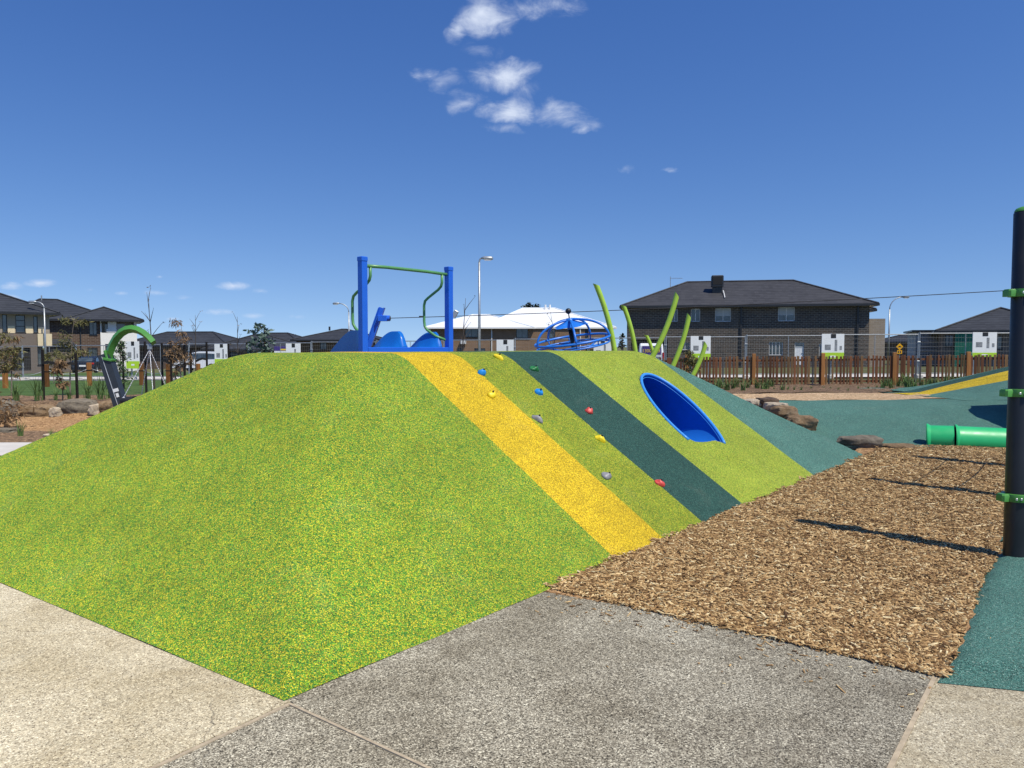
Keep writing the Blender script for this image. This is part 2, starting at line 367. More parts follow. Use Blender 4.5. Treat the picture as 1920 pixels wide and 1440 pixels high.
def brick(name, c1, c2, mort, sc=1.0):
    t = NT(name); sp = t.n('ShaderNodeSeparateXYZ'); t.l(t.co, sp.inputs[0])
    cb = t.n('ShaderNodeCombineXYZ'); t.l(t.math('ADD', sp.outputs[0], sp.outputs[1]), cb.inputs[0]); t.l(sp.outputs[2], cb.inputs[1])
    b = t.n('ShaderNodeTexBrick'); t.l(cb.outputs[0], b.inputs['Vector']); b.inputs['Scale'].default_value = 1/sc
    b.inputs['Brick Width'].default_value = .26; b.inputs['Row Height'].default_value = .094; b.inputs['Mortar Size'].default_value = .011
    b.inputs['Color1'].default_value = (*c1, 1); b.inputs['Color2'].default_value = (*c2, 1); b.inputs['Mortar'].default_value = (*mort, 1); b.inputs['Bias'].default_value = 0
    v = t.noise(.8, 4); c = t.mix(t.maprange(v, .3, .7, 0, .35), b.outputs[0], mul(c1, .7))
    t.bump(t.math('SUBTRACT', 1.0, b.outputs['Fac']), .5, .012)
    return t.done(c, .85, spec=.25)
M['brick_dark'] = brick('charcoal_brick', (.075, .068, .062), (.15, .115, .088), (.28, .26, .235), 1.6)
M['brick_brown'] = brick('brown_brick', (.115, .07, .05), (.175, .11, .075), (.27, .23, .19), 1.6)
M['brick_tan'] = brick('tan_brick', (.27, .165, .10), (.33, .21, .13), (.36, .27, .19), 1.6)
M['brick_beige'] = brick('beige_brick', (.42, .335, .25), (.48, .39, .30), (.50, .44, .36), 1.6)
def tiles(name, col, pitch=.17):
    t = NT(name); sp = t.n('ShaderNodeSeparateXYZ'); t.l(t.co, sp.inputs[0])
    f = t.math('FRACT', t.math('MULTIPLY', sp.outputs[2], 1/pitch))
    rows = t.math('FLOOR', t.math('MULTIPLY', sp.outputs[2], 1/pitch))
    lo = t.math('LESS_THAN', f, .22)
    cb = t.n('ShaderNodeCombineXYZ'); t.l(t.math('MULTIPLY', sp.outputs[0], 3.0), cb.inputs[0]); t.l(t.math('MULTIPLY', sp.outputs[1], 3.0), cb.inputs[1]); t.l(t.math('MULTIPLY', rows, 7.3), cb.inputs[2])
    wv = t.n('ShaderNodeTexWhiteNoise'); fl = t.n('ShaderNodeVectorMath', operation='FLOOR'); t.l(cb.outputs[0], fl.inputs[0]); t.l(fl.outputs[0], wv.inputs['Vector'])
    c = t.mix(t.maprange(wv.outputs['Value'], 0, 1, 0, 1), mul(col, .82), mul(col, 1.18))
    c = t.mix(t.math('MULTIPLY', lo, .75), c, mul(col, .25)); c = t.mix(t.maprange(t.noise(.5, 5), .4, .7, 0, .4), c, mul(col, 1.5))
    t.bump(f, .6, .03); return t.done(c, .65, spec=.3)
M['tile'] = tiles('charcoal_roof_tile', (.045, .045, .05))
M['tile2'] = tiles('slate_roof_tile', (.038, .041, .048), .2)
M['roof_white'] = plain('white_metal_roof', (.78, .80, .82), .45, var=.05, scale=.5)
M['fascia'] = plain('black_gutter', (.02, .02, .022), .4)
M['soffit'] = plain('pale_eave_lining', (.62, .60, .56), .7)
M['render_white'] = plain('white_render', (.78, .77, .74), .8, var=.05, bump=.1)
M['render_cream'] = plain('cream_render', (.66, .55, .36), .8, var=.06)
M['render_taupe'] = plain('taupe_render', (.30, .255, .20), .8, var=.08)
M['render_brown'] = plain('brown_render', (.16, .13, .11), .85, var=.08)
M['clad'] = plain('grey_cladding', (.42, .42, .41), .7, var=.08)
M['frame_blk'] = plain('black_window_frame', (.018, .018, .02), .4)
M['frame_pale'] = plain('pale_window_frame', (.66, .66, .64), .45)
M['blind'] = plain('roller_blind', (.42, .44, .45), .7, var=.05)
def glass():
    t = NT('window_glass'); c = t.mix(t.maprange(t.noise(1.2, 3), .4, .6, 0, 1), (.03, .045, .055), (.075, .10, .115)); return t.done(c, .06, 0, .8)
M['glass'] = glass()
M['door_white'] = plain('white_door_paint', (.76, .77, .77), .45)
M['dark_int'] = plain('dark_opening', (.015, .015, .016), .9)
M['car_white'] = plain('white_car_paint', (.78, .79, .80), .22, var=.02, coat=.5)
M['car_blue'] = plain('dark_blue_car_paint', (.007, .011, .02), .3, var=.05, coat=.2)
M['car_silver'] = plain('silver_car_paint', (.5, .52, .54), .25, .4, var=.03, coat=.4)
M['tyre'] = plain('tyre_rubber', (.015, .015, .015), .8)
M['red_lamp'] = plain('red_lamp_lens', (.5, .015, .012), .15)
M['clear_lamp'] = plain('clear_lamp_lens', (.8, .8, .8), .1)
M['signyellow'] = plain('warning_sign_yellow', (.80, .42, .01), .45, var=.05)
M['bin_green'] = plain('bin_green_plastic', (.02, .17, .08), .5)
M['wrap_green'] = plain('green_shade_wrap', (.01, .16, .10), .8)
def rockmat(name, a, b, c_):
    t = NT(name); v = t.noise(3.2, 8, .65, dist=.6); v2 = t.noise(14, 6, .7)
    c = t.ramp(v, [(.25, a), (.5, b), (.75, c_)]); c = t.mix(t.maprange(v2, .4, .7, 0, .6), c, mul(a, .6)); t.bump(t.noise(9, 9, .7), .9, .06); return t.done(c, .9, spec=.25)
M['rock_warm'] = rockmat('sandstone_boulder', (.13, .085, .05), (.30, .20, .11), (.42, .33, .23))
M['rock_grey'] = rockmat('grey_boulder', (.10, .088, .07), (.24, .20, .15), (.33, .29, .23))
M['rock_brown'] = rockmat('brown_boulder', (.06, .043, .03), (.15, .10, .07), (.24, .17, .12))
M['rock_pale'] = rockmat('pale_stone', (.42, .34, .25), (.58, .48, .36), (.66, .58, .46))
def leaf(name, a, b):
    t = NT(name); g = t.n('ShaderNodeNewGeometry'); c = t.mix(g.outputs['Random Per Island'], a, b); return t.done(c, .6, spec=.3)
M['leaf_green'] = leaf('green_leaf', (.03, .07, .025), (.10, .16, .05))
M['leaf_grey'] = leaf('grey_green_leaf', (.05, .09, .07), (.17, .23, .19))
M['leaf_brown'] = leaf('dry_brown_leaf', (.11, .065, .03), (.27, .165, .08))
M['leaf_olive'] = leaf('olive_leaf', (.07, .075, .025), (.19, .17, .06))
M['leaf_far'] = leaf('far_dark_leaf', (.03, .04, .028), (.075, .085, .055))
M['blade'] = leaf('grass_blade', (.055, .11, .03), (.17, .26, .075))
M['bark'] = plain('grey_bark', (.19, .155, .12), .9, var=.3, scale=20)
M['bark_dark'] = plain('dark_bark', (.07, .055, .045), .9, var=.3, scale=20)
M['stake_tie'] = plain('black_tree_tie', (.012, .012, .012), .8)
HOLDCOL = {'yellow': (.80, .62, .015), 'blue': (.012, .24, .70), 'green': (.02, .17, .05), 'grey': (.26, .26, .28), 'red': (.62, .075, .06)}
for k, c in HOLDCOL.items(): M['hold_'+k] = plain('hold_'+k, c, .45, var=.1, scale=20, bump=.2, bscale=120)

# ------------------------------------------------------------------ ground sheets
def FL(x): return 31-(x-20)*.2263               # line of the temporary fence and the road behind it
def sheet(name, near, far, mat, dz, nx=40, ny=8, kind='structure', bumpy=0):
    """near and far are polylines (x, y) lofted into a draped sheet"""
    def samp(pl, t):
        L = len(pl)-1; i = min(int(t*L), L-1); f = t*L-i; return (pl[i][0]*(1-f)+pl[i+1][0]*f, pl[i][1]*(1-f)+pl[i+1][1]*f)
    mb = MB(); vs_ = []
    for j in range(ny+1):
        for i in range(nx+1):
            a = samp(near, i/nx); b = samp(far, i/nx); f = j/ny
            x, y = a[0]*(1-f)+b[0]*f, a[1]*(1-f)+b[1]*f
            vs_.append((x, y, G(x, y)+dz+bumpy*mnoise.noise(Vector((x*1.7, y*1.7, 3)))))
    fs = [(j*(nx+1)+i, j*(nx+1)+i+1, (j+1)*(nx+1)+i+1, (j+1)*(nx+1)+i) for j in range(ny) for i in range(nx)]
    mb.add(vs_, fs); return struct(mb, name, mat, True, kind)
def axis(pts):
    out = []
    for (a, b, n) in pts: out += list(np.linspace(a, b, n, endpoint=False))
    return out+[pts[-1][1]]
gxs = axis([(-2500, -120, 8), (-120, -30, 16), (-30, 30, 90), (30, 120, 16), (120, 2500, 8)])
gys = axis([(-60, 8, 14), (8, 26, 60), (26, 120, 40), (120, 3500, 10)])
mb = MB(); nxg = len(gxs)
mb.add([(x, y, G(x, y)-.06) for y in gys for x in gxs], [(j*nxg+i, j*nxg+i+1, (j+1)*nxg+i+1, (j+1)*nxg+i) for j in range(len(gys)-1) for i in range(nxg-1)])
struct(mb, 'ground', M['verge'], True)
# paving slabs of exposed aggregate with timber joints
A2 = Vector((-1.06, 3.45)); DD = Vector((.62915, .77729)); NN = Vector((-.77729, .62915)); LL = Vector((-.8178, .5755))
A_ = (-1.03, 3.425); B_ = (.30, 5.07); C_ = (2.13, 3.73)
jl = Vector((-1.41+1.03, 2.89-3.425)).normalized(); jm = Vector((-.33+1.03, 2.89-3.425)).normalized(); jr = Vector((1.49-2.13, 2.89-3.73)).normalized()
def ext(p, d, k): return (p[0]+d[0]*k, p[1]+d[1]*k)
pl_ = ext(A_, jl, 9); pm_ = ext(A_, jm, 9); pr_ = ext(C_, jr, 9)
inl = Vector((.12, .1))
paving = bpy.data.objects.new('paving', None); COL.objects.link(paving); paving['kind'] = 'structure'
def slab(poly, mat, z=0.0):
    o = MB().prism(poly, z-.1, z).build('slab', mat, paving); return o
off_l = ext(A_, LL, 12)
X_ = (.81, 2.02); XD = (-1.2, -4.0)                        # the joints meet in front of the camera's feet
slab([ext(A_, LL, .02), ext(pl_, LL, .02), (-14, -6), (-14, 11.0), ext(off_l, DD, .5), ext(ext(A_, LL, .02), DD, .5)], M['agg_tan'])
slab([ext(A_, jl, .02), ext(pl_, (1, 0), .02), ext(XD, (-1, 0), .01), ext(X_, (-1, 0), .01), ext(A_, jm, .02)], M['agg_grey'], -.003)
slab([ext(A_, DD, .02), ext(A_, jm, .03), ext(X_, (0, 1), .01), ext(C_, (-1, 0), .014), ext(B_, (0, 1), .05), ext(B_, NN, .25), ext(A_, NN, .25)], M['agg_grey'], .001)
slab([ext(C_, (1, 0), .014), ext(X_, (1, 0), .014), ext(XD, (1, 0), .01), (9, -6), (9, 2.0), (2.62, 3.60)], M['agg_tan'])
def joint(p, q, w, z):
    d = (Vector(q)-Vector(p)).normalized(); nn = Vector((-d.y, d.x))*w/2
    MB().prism([tuple(Vector(p)+nn), tuple(Vector(p)-nn), tuple(Vector(q)-nn), tuple(Vector(q)+nn)][::-1], -.05, z).build('joint_strip', M['strip'], paving)
joint(A_, pl_, .018, .002); joint(A_, X_, .014, .004); joint(C_, X_, .021, .004)

# ------------------------------------------------------------------ the large striped mound
LN, WN, HT, INS = 10.2, 6.45, 1.585, 2.42
KS = HT/INS
PHI = R(64); TQ, TZ, TR = 5.372, .8284, .45
SP, CP = math.sin(PHI), math.cos(PHI)
def smin(a, b, k): 
    h = max(k-abs(a-b), 0)/k if k > 1e-6 else 0
    return min(a, b)-h*h*k*.25
def mound_z(u, s):
    D = u+.0682*s; k = .2*max(0, min(1, min(D, LN-u, s, WN-s)/.9))
    d = smin(smin(D, LN-u, k), smin(s, WN-s, .3*min(1, k)), k)
    z = KS*INS*max(-.2, smin(max(d, -.3)/INS, 1.0, .07 if d > .8 else .0))
    q = u*SP-s*CP; a = u*CP+s*SP
    if a < 3.72 and 2.4 < a and abs(q-TQ) < .75:           # swale leading into the tunnel mouth
        w = (q-TQ)/.42
        floor = .515+.10*w*w
        f = (1-sst(.20, .44, abs(q-TQ)))*(1-sst(.64, .80, z))
        if z > floor: z = z*(1-f)+floor*f
        elif z > .38: z -= 0.03*f*(z-.38)/.13*0
    z -= .045*math.exp(-((q-TQ)/.24)**2)*math.exp(-((a-3.22)/.22)**2)
    return z+.004+.006*mnoise.noise(Vector((u*1.3, s*1.3, 0)))
def mw(u, s, z): 
    p = A2+DD*u+NN*s; return Vector((p.x, p.y, z))
bounds = [0, 2.97, 3.76, 4.53, 5.51, 7.80, LN]
ul = []
for a, b in zip(bounds[:-1], bounds[1:]):
    st = .025 if a > 5.5 and a < 7.7 else .07
    n = max(3, round((b-a)/st)); ul += list(np.linspace(a, b, n, endpoint=False))
ul.append(LN)
sl = list(np.linspace(0, .6, 10, endpoint=False))+list(np.linspace(.6, 2.15, 62, endpoint=False))+list(np.linspace(2.15, 2.9, 16, endpoint=False))+list(np.linspace(2.9, WN, 40))
def umap(u, s):
    u0 = -.0682*s
    return u if u >= 2.97 else u0+(u/2.97)*(2.97-u0)
base = A2.to_3d()
mound = thing('play_mound', 'large green rubber play mound with yellow, dark green and teal stripes', 'mound', base)
panels = [('rub_green', 'green and yellow speckled rubber covering the near corner'), ('rub_yellow', 'yellow rubber stripe'), ('rub_olive', 'lime and olive speckled rubber strip with climbing holds'),
          ('rub_dark', 'dark green rubber stripe'), ('rub_lime', 'bright lime rubber strip around the tunnel mouth'), ('rub_teal', 'teal rubber end strip')]
for (a, b), (mat, lab) in zip(zip(bounds[:-1], bounds[1:]), panels):
    us = [u for u in ul if a-1e-6 <= u <= b+1e-6]; m = len(us); vs_ = []; keep = []
    for s in sl:
        for u in us:
            uu = umap(u, s); wob = .006*mnoise.noise(Vector((u*.7, s*4, 2)))*(1 if .3 < u < LN-.3 else 0); vs_.append(mw(uu+wob, s, mound_z(uu, s)))
            q = uu*SP-s*CP; aa = uu*CP+s*SP
            keep.append(not ((q-TQ)**2+(KS*s-TZ)**2 < (TR+.006)**2 and aa > 3.60))
    fs = []
    for j in range(len(sl)-1):
        for i in range(m-1):
            f = (j*m+i, j*m+i+1, (j+1)*m+i+1, (j+1)*m+i)
            if sum(keep[k] for k in f) >= 3: fs.append(f if all(keep[k] for k in f) else tuple(k for k in f if keep[k]))
    o = MB().add(vs_, fs).build('rubber_panel', M[mat], mound, True, True); o['label'] = lab
# the crawl tunnel in the mound
def tun(q, a, z): return mw(q*SP+a*CP, -q*CP+a*SP, z)
tnl = thing('crawl_tunnel', 'blue crawl tunnel opening in the lime side of the large mound', 'tunnel', tun(TQ, 3.8, .4))
vs_ = []; NA = 48; LA = 12; rim = []
for k in range(NA):
    th = 2*math.pi*k/NA; q = TQ+TR*math.cos(th); z = TZ+TR*math.sin(th)
    a0 = max((z/KS+q*CP)/SP, 3.60)
    for j in range(LA): 
        f = j/(LA-1); vs_.append(tun(q, a0*(1-f)+7.0*f, z-.35*f*f))
fs = [(k*LA+j, k*LA+j+1, ((k+1) % NA)*LA+j+1, ((k+1) % NA)*LA+j) for k in range(NA) for j in range(LA-1)]
fs.append(tuple(k*LA+LA-1 for k in range(NA)))
MB().add(vs_, fs).build('tube_wall', M['blue_tube'], tnl, 40, True)
nrm = Vector((-NN.x*KS, -NN.y*KS, 1)).normalized()
for k in range(-13, 54):
    th = math.pi/2+(k-20)*math.pi/20*.60; q = TQ+TR*math.cos(th); z = TZ+TR*math.sin(th)
    if z < (.545 if q < TQ else .475): continue
    rim.append(tun(q, (z/KS+q*CP)/SP, z)+nrm*.006)
MB().tube(rim, .020, 10).build('rim', M['blue_rim'], tnl, True, True)
rim2 = [p+(tun(TQ, 4.6, TZ)-p).normalized()*.035-nrm*.01 for p in rim]
MB().tube(rim2, .004, 6).build('edge_bead', M['blue_rim'], tnl, True, True)

# ------------------------------------------------------------------ loose mulch in front of the mound
TEAL_EDGE = [tuple(atZ(px, py, .03)[:2]) for px, py in ((1758, 1270), (1785, 1225), (1800, 1180), (1813, 1150), (1828, 1112), (1845, 1078), (1862, 1046), (1880, 1015))]+[(3.98, 6.22), (4.35, 6.6), (4.9, 7.2), (5.6, 8.1), (6.6, 9.3), (8.0, 10.9)]
def in_mulch(x, y):
    p = Vector((x, y))-A2; s = p.dot(NN); u = p.dot(DD)
    if s > .03+.045*mnoise.noise(Vector((u*2.5, 0, 9)))+.03*mnoise.noise(Vector((u*9, 4, 1))) or u < 1.8: return False
    e = Vector(C_)-Vector(B_); c = e.x*(y-B_[1])-e.y*(x-B_[0])
    if c < -.05: return False
    for (x0, y0), (x1, y1) in zip(TEAL_EDGE[:-1], TEAL_EDGE[1:]):
        if y0 <= y < y1 and x > x0+(x1-x0)*(y-y0)/(y1-y0)+.015+.03*mnoise.noise(Vector((y*5, 7, 2))): return False
    return y < 12.35
def mulch_h(x, y):
    e = Vector(C_)-Vector(B_); k = sst(0, .45, (e.x*(y-B_[1])-e.y*(x-B_[0]))/e.length)
    k *= .25+.75*sst(0, .35, -(Vector((x, y))-A2).dot(NN))
    return .004+k*(.022+.016*mnoise.noise(Vector((x*1.3, y*1.3, 5)))+.012*mnoise.noise(Vector((x*4, y*4, 1))))
near = [(B_[0]-.1, B_[1]-.03), (1.2, 4.41), C_, (2.5, 4.0), (3.4, 5.5), (4.6, 6.5), (6.6, 8.9), (8.3, 10.9), (9.5, 11.7)]
n0 = A2+DD*1.95+NN*.12
far_ = [tuple(n0), tuple(A2+DD*3.2+NN*.12), tuple(A2+DD*4.4+NN*.12), tuple(A2+DD*5.6+NN*.12), tuple(A2+DD*7+NN*.12), tuple(A2+DD*8.4+NN*.12), tuple(A2+DD*9.6+NN*.12), (5.6, 12.2), (9.0, 12.25)]
NX, NY = 90, 40
def samp(pl, t):
    L = len(pl)-1; i = min(int(t*L), L-1); f = t*L-i; return (pl[i][0]*(1-f)+pl[i+1][0]*f, pl[i][1]*(1-f)+pl[i+1][1]*f)
vs_ = []
for j in range(NY+1):
    for i in range(NX+1):
        a = samp(near, i/NX); b = samp(far_, i/NX); f = j/NY; x = a[0]*(1-f)+b[0]*f; y = a[1]*(1-f)+b[1]*f
        if j == 0 and i < NX*.245: x -= .59*.06; y -= .81*.06; vs_.append((x, y, -.03))
        else: vs_.append((x, y, mulch_h(x, y)-(.012 if j == 1 and i < NX*.25 else 0)))
mb = MB().add(vs_, [(j*(NX+1)+i, j*(NX+1)+i+1, (j+1)*(NX+1)+i+1, (j+1)*(NX+1)+i) for j in range(NY) for i in range(NX)])
struct(mb, 'mulch_bed', M['mulch'], True)
def chips(name, pts, size, mat):
    n = len(pts); P = np.array(pts); L = size*(.30+RNG.gamma(1.8, .36, n))*P[:, 3]; W = (.0045+.009*RNG.random(n)**1.6)*P[:, 3]*(1+.3*L/size); T = .0018+.003*RNG.random(n)
    az = RNG.random(n)*2*np.pi; tl = RNG.normal(0, .16, n); rl = RNG.normal(0, .4, n)
    e1 = np.stack([np.cos(az)*np.cos(tl), np.sin(az)*np.cos(tl), np.sin(tl)], 1)
    e2 = np.stack([-np.sin(az)*np.cos(rl), np.cos(az)*np.cos(rl), np.sin(rl)], 1); e3 = np.cross(e1, e2)
    c = P[:, :3]; V = []
    for (a, b, h) in ((-1, -.5, 0), (.8, -1, 0), (1, .6, 0), (-.7, 1, 0), (-1, -.5, 1), (.8, -1, 1), (1, .6, 1), (-.7, 1, 1)):
        V.append(c+e1*(a*L/2)[:, None]+e2*(b*W/2)[:, None]+e3*(h*T)[:, None])
    V = np.stack(V, 1).reshape(-1, 3)
    fq = np.array([(4,5,6,7), (0,1,5,4), (1,2,6,5), (2,3,7,6), (3,0,4,7)]); Fc = (fq[None]+(np.arange(n)*8)[:, None, None]).reshape(-1, 4)
    me = bpy.data.meshes.new(name); me.vertices.add(len(V)); me.vertices.foreach_set('co', V.ravel())
    me.loops.add(Fc.size); me.loops.foreach_set('vertex_index', Fc.ravel()); me.polygons.add(len(Fc)); me.polygons.foreach_set('loop_start', np.arange(len(Fc))*4)
    me.update(calc_edges=True); me.materials.append(mat)
    o = bpy.data.objects.new(name, me); COL.objects.link(o); o['kind'] = 'stuff'; return o
pts = []
for _ in range(480000):
    y = 3.7+8.9*random.random()**1.35; x = -.2+random.random()*(min(7.5, .72*y)+.6)
    if x > .69*y+.25 or not in_mulch(x, y): continue
    pp = Vector((x, y))-A2; s = pp.dot(NN)
    z = max(mulch_h(x, y), KS*s if s > 0 else 0)+.002+.010*random.random()
    pts.append((x, y, z, .9+.045*max(0, y-5)))
    if len(pts) > 105000: break
chips('wood_chips', pts, .042, M['chip'])
pts = []
for _ in range(200):                                         # a few strays on the paving and the rubber
    t = random.random(); x = B_[0]+(C_[0]-B_[0])*t; y = B_[1]+(C_[1]-B_[1])*t; k = random.expovariate(7)
    pts.append((x-.59*k, y-.81*k, .004, .7))
for _ in range(30):
    pts.append((2.6+random.random()*1.2, 3.7+random.random()*1.2, .045, .5))
chips('stray_wood_chips', pts, .04, M['chip'])
# teal rubber apron under the climbing posts
fine = []; ed = Vector((9.5-2.155, 1.9-3.735)).normalized(); en = Vector((-ed.y, ed.x)); vs_ = []
for k in range(200):
    x, y = samp(TEAL_EDGE, k/199); w_ = min(1, k/12); fine.append(Vector((x+w_*(.010*math.sin(y*31)+.016*mnoise.noise(Vector((y*9, 1, 1)))), y)))
TS = (-.015, 0, .015, .04, .09, .18, .4, .9, 2, 7)
for p in fine:
    nd = (p-Vector((2.155, 3.735))).dot(en)
    for t in TS:
        q = p+ed*t; hz = .004+.046*sst(-.015, .09, t)*sst(0, .14, nd)+.008*mnoise.noise(Vector((q.x*2, q.y*2, 0)))*sst(.05, .3, nd)
        vs_.append((q.x, q.y, hz if t >= 0 else -.02))
NTS = len(TS)
mb = MB().add(vs_, [(k*NTS+j, k*NTS+j+1, (k+1)*NTS+j+1, (k+1)*NTS+j) for k in range(199) for j in range(NTS-1)])
struct(mb, 'rubber_apron', M['rub_teal'], True)

# ------------------------------------------------------------------ land to the left, the bank to the right, road and paths
sheet('rubber_surface', [(-16, 8.0), (-4.5, 8.0)], [(-16, 11.05), (-4.0, 11.35)], M['rub_teal'], .012, 20, 6)
sheet('footpath', [(-24, 10.9), (-2.5, 11.4)], [(-24, 12.4), (-2.5, 13.0)], M['concrete'], .022, 20, 4)
sheet('bark_bed', [(-26, 12.38), (-1.5, 12.98)], [(-26, 14.6), (-1.5, 14.6)], M['mulch_dark'], .006, 60, 12, bumpy=.05)
sheet('play_mulch', [(-26, 14.5), (6.5, 12.5)], [(-26, 18.2), (6.5, 18.2)], M['mulch'], .0, 60, 14, bumpy=.04)
sheet('planting_bed', [(-34, 18.1), (-1, 18.1)], [(-34, 20.3), (-1, 23)], M['mulch_dark'], .02, 80, 12, bumpy=.08)
sheet('lawn', [(-60, 20.2), (-2, 22.6)], [(-60, FL(-60)-1.2), (-2, FL(-2)-1.2)], M['lawn'], .015, 60, 14, bumpy=.05)
sheet('rubber_bank', [(4.9, 12.2), (16, 12.2)], [(4.9, 16.3), (16, 16.4)], M['rub_teal'], .03, 40, 26, bumpy=.015)
sheet('pale_mulch', [(2, 16.25), (20, 16.3)], [(2, 19.4), (20, 19.4)], M['mulch_pale'], .035, 40, 10, bumpy=.04)
sheet('fence_bed', [(2, 19.3), (22, 19.3)], [(2, 26), (22, 24.6)], M['mulch_dark'], .05, 70, 24, bumpy=.07)
sheet('road', [(-90, FL(-90)-1.2), (-4, FL(-4)-1.2)], [(-90, FL(-90)+1.8), (-4, FL(-4)+1.8)], M['asphalt'], -.02, 40, 4)
sheet('kerb', [(-90, FL(-90)-1.4), (-4, FL(-4)-1.4)], [(-90, FL(-90)-1.1), (-4, FL(-4)-1.1)], M['concrete'], .06, 40, 2)
sheet('street_path', [(-90, FL(-90)+1.8), (60, FL(60)+1.2)], [(-90, FL(-90)+6.5), (60, FL(60)+6.5)], M['concrete'], .01, 60, 4)
sheet('front_lawn', [(-90, FL(-90)+6.5), (-4, FL(-4)+6.5)], [(-90, 66), (-4, 62)], M['lawn'], .02, 40, 10, bumpy=.06)

def grid_thing(name, parent, mat, xs, ys, zf, smooth=True):
    n = len(xs); mb = MB().add([(x, y, zf(x, y)) for y in ys for x in xs], [(j*n+i, j*n+i+1, (j+1)*n+i+1, (j+1)*n+i) for j in range(len(ys)-1) for i in range(n-1)])
    return mb.build(name, mat, parent, smooth, True)
far_m = thing('play_mound', 'smaller teal mound with a yellow stripe rising at the right edge near the picket fence', 'mound', (12, 18, G(12, 18)))
def fm(x, y):
    h = .24*max(0, min(x-9.55-.2*(y-16.3), 21-x, 5.2))
    return G(x, y)+.033+.012*sst(15.7, 16.6, y)+h*sst(15.6, 19.0, y)*(1-sst(19.4, 22, y))
xs = np.linspace(9.4, 21, 50)
for (y0, y1, mat) in ((15.75, 17.85, 'rub_teal'), (17.85, 18.75, 'rub_yellow'), (18.75, 19.5, 'rub_dark'), (19.5, 22, 'rub_teal')):
    grid_thing('rubber_panel', far_m, M[mat], xs, np.linspace(y0, y1, 10), fm)

# ------------------------------------------------------------------ climbing holds
def hold(colour, u, s, label, seed, rot):
    random.seed(seed); z = mound_z(u, s); p = mw(u, s, z)
    root = thing('climbing_hold', label, 'climbing hold', p, 0, 'climbing holds on the mound')
    bm = bmesh.new(); bmesh.ops.create_icosphere(bm, subdivisions=3, radius=1)
    ax = Matrix((DD.to_3d(), (NN.to_3d()*math.cos(math.atan(KS))+Vector((0, 0, math.sin(math.atan(KS))))), nrm)).transposed()
    ax = ax@Matrix.Rotation(rot, 3, 'Z')
    lobe = random.uniform(.15, .32)
    for v in bm.verts:
        c = v.co.copy(); k = 1+lobe*math.sin(c.x*2.6+seed)+.18*mnoise.noise(c*2.1+Vector((seed, 0, 0)))
        c = Vector((c.x*.052*k, c.y*.040*k*(1+.25*c.x), c.z*.060*(.8+.35*mnoise.noise(c*1.7+Vector((0, seed, 0))))))
        if c.z < 0: c.z *= .3
        if abs(c.y) < .02 and c.x > .02 and c.z > .02: c.z -= .012
        v.co = ax@c
    me = bpy.data.meshes.new('hold_body'); bm.to_mesh(me); bm.free(); me.materials.append(M['hold_'+colour]); me.polygons.foreach_set('use_smooth', [True]*len(me.polygons))
    o = bpy.data.objects.new('hold_body', me); COL.objects.link(o); o.parent = root
    MB().lathe([(0, .0), (.009, .0), (.009, .018), (.0, .018)], ax@Vector((.0, .0, .042)), 10, ax).build('bolt', M['frame_blk'], root)
for (c, u, s, lab, rot) in [
    ('yellow', 4.33, 2.34, 'yellow climbing hold at the very top of the mound beside the dark green stripe', 1.9),
    ('blue', 3.78, 2.09, 'blue climbing hold on the upper edge of the yellow stripe', 1.7),
    ('yellow', 3.56, 1.78, 'yellow climbing hold sitting on the yellow stripe', 2.0),
    ('blue', 4.32, 1.77, 'blue climbing hold against the dark green stripe on olive rubber', 2.2),
    ('green', 4.70, 2.12, 'dark green climbing hold on the dark green stripe', 2.6),
    ('grey', 3.84, 1.43, 'grey climbing hold halfway up beside the yellow stripe', 1.8),
    ('red', 4.77, 1.45, 'red climbing hold on the dark green stripe', 2.2),
    ('yellow', 4.43, 1.09, 'lone yellow climbing hold midway down the olive strip', 2.1),
    ('grey', 3.91, .68, 'grey climbing hold low down near the wood mulch', 2.5),
    ('red', 4.54, .48, 'red climbing hold lowest of all near the wood mulch', 2.2)]:
    hold(c, u, s, lab, int(u*31+s*17), rot)

# ------------------------------------------------------------------ wide slide at the top of the mound
def mu(u, s, z): return mw(u, s, z)
EX, EN = DD.to_3d(), NN.to_3d(); AXM = Matrix((EX, EN, Vector((0, 0, 1)))).transposed()
p0 = mu(4.66, 4.1, 1.58)
slide = thing('wide_slide', 'blue double slide with tall square posts and green handrails on the mound top', 'slide', p0)
for u in (3.92, 5.40):
    c = mu(u, 4.1, 1.58+.52)
    po = MB().cbox(c, (.084, .084, 1.16), .004, m=AXM).build('post', M['blue'], slide, False, True)
    cp = MB().cbox(mu(u, 4.1, 2.694), (.094, .094, .05), .006, m=AXM)
    cp.build('post_cap', M['blue'], po, False, True).location -= Vector((0, 0, 0))
MB().cbox(mu(4.66, 4.09, 1.612), (1.39, .07, .06), .006, m=AXM).build('threshold_beam', M['blue'], slide, False, True)
MB().tube([mu(3.965, 4.1, 2.615), mu(4.3, 4.1, 2.625), mu(5.0, 4.1, 2.625), mu(5.355, 4.1, 2.615)], .021, 12).build('top_rail', M['green_rail'], slide, True, True)
for (u, sg) in ((4.04, 1), (5.27, -1)):
    pts_ = [mu(u, 4.1, 2.61), mu(u, 4.1, 2.50), mu(u, 4.12, 2.45), mu(u, 4.17, 2.41), mu(u, 4.36, 2.31), mu(u, 4.42, 2.27), mu(u, 4.44, 2.21), mu(u, 4.44, 2.0), mu(u, 4.43, 1.93), mu(u, 4.39, 1.88), mu(u-.02*sg, 4.24, 1.79), mu(u-.10*sg, 4.13, 1.74)]
    MB().tube(pts_, .018, 10).build('side_rail', M['green_rail'], slide, True, True)
def bedz(t): return 1.625 if t < .35 else 1.625-.66*(t-.35)-.10*(1-math.exp(-(t-.35)*3))
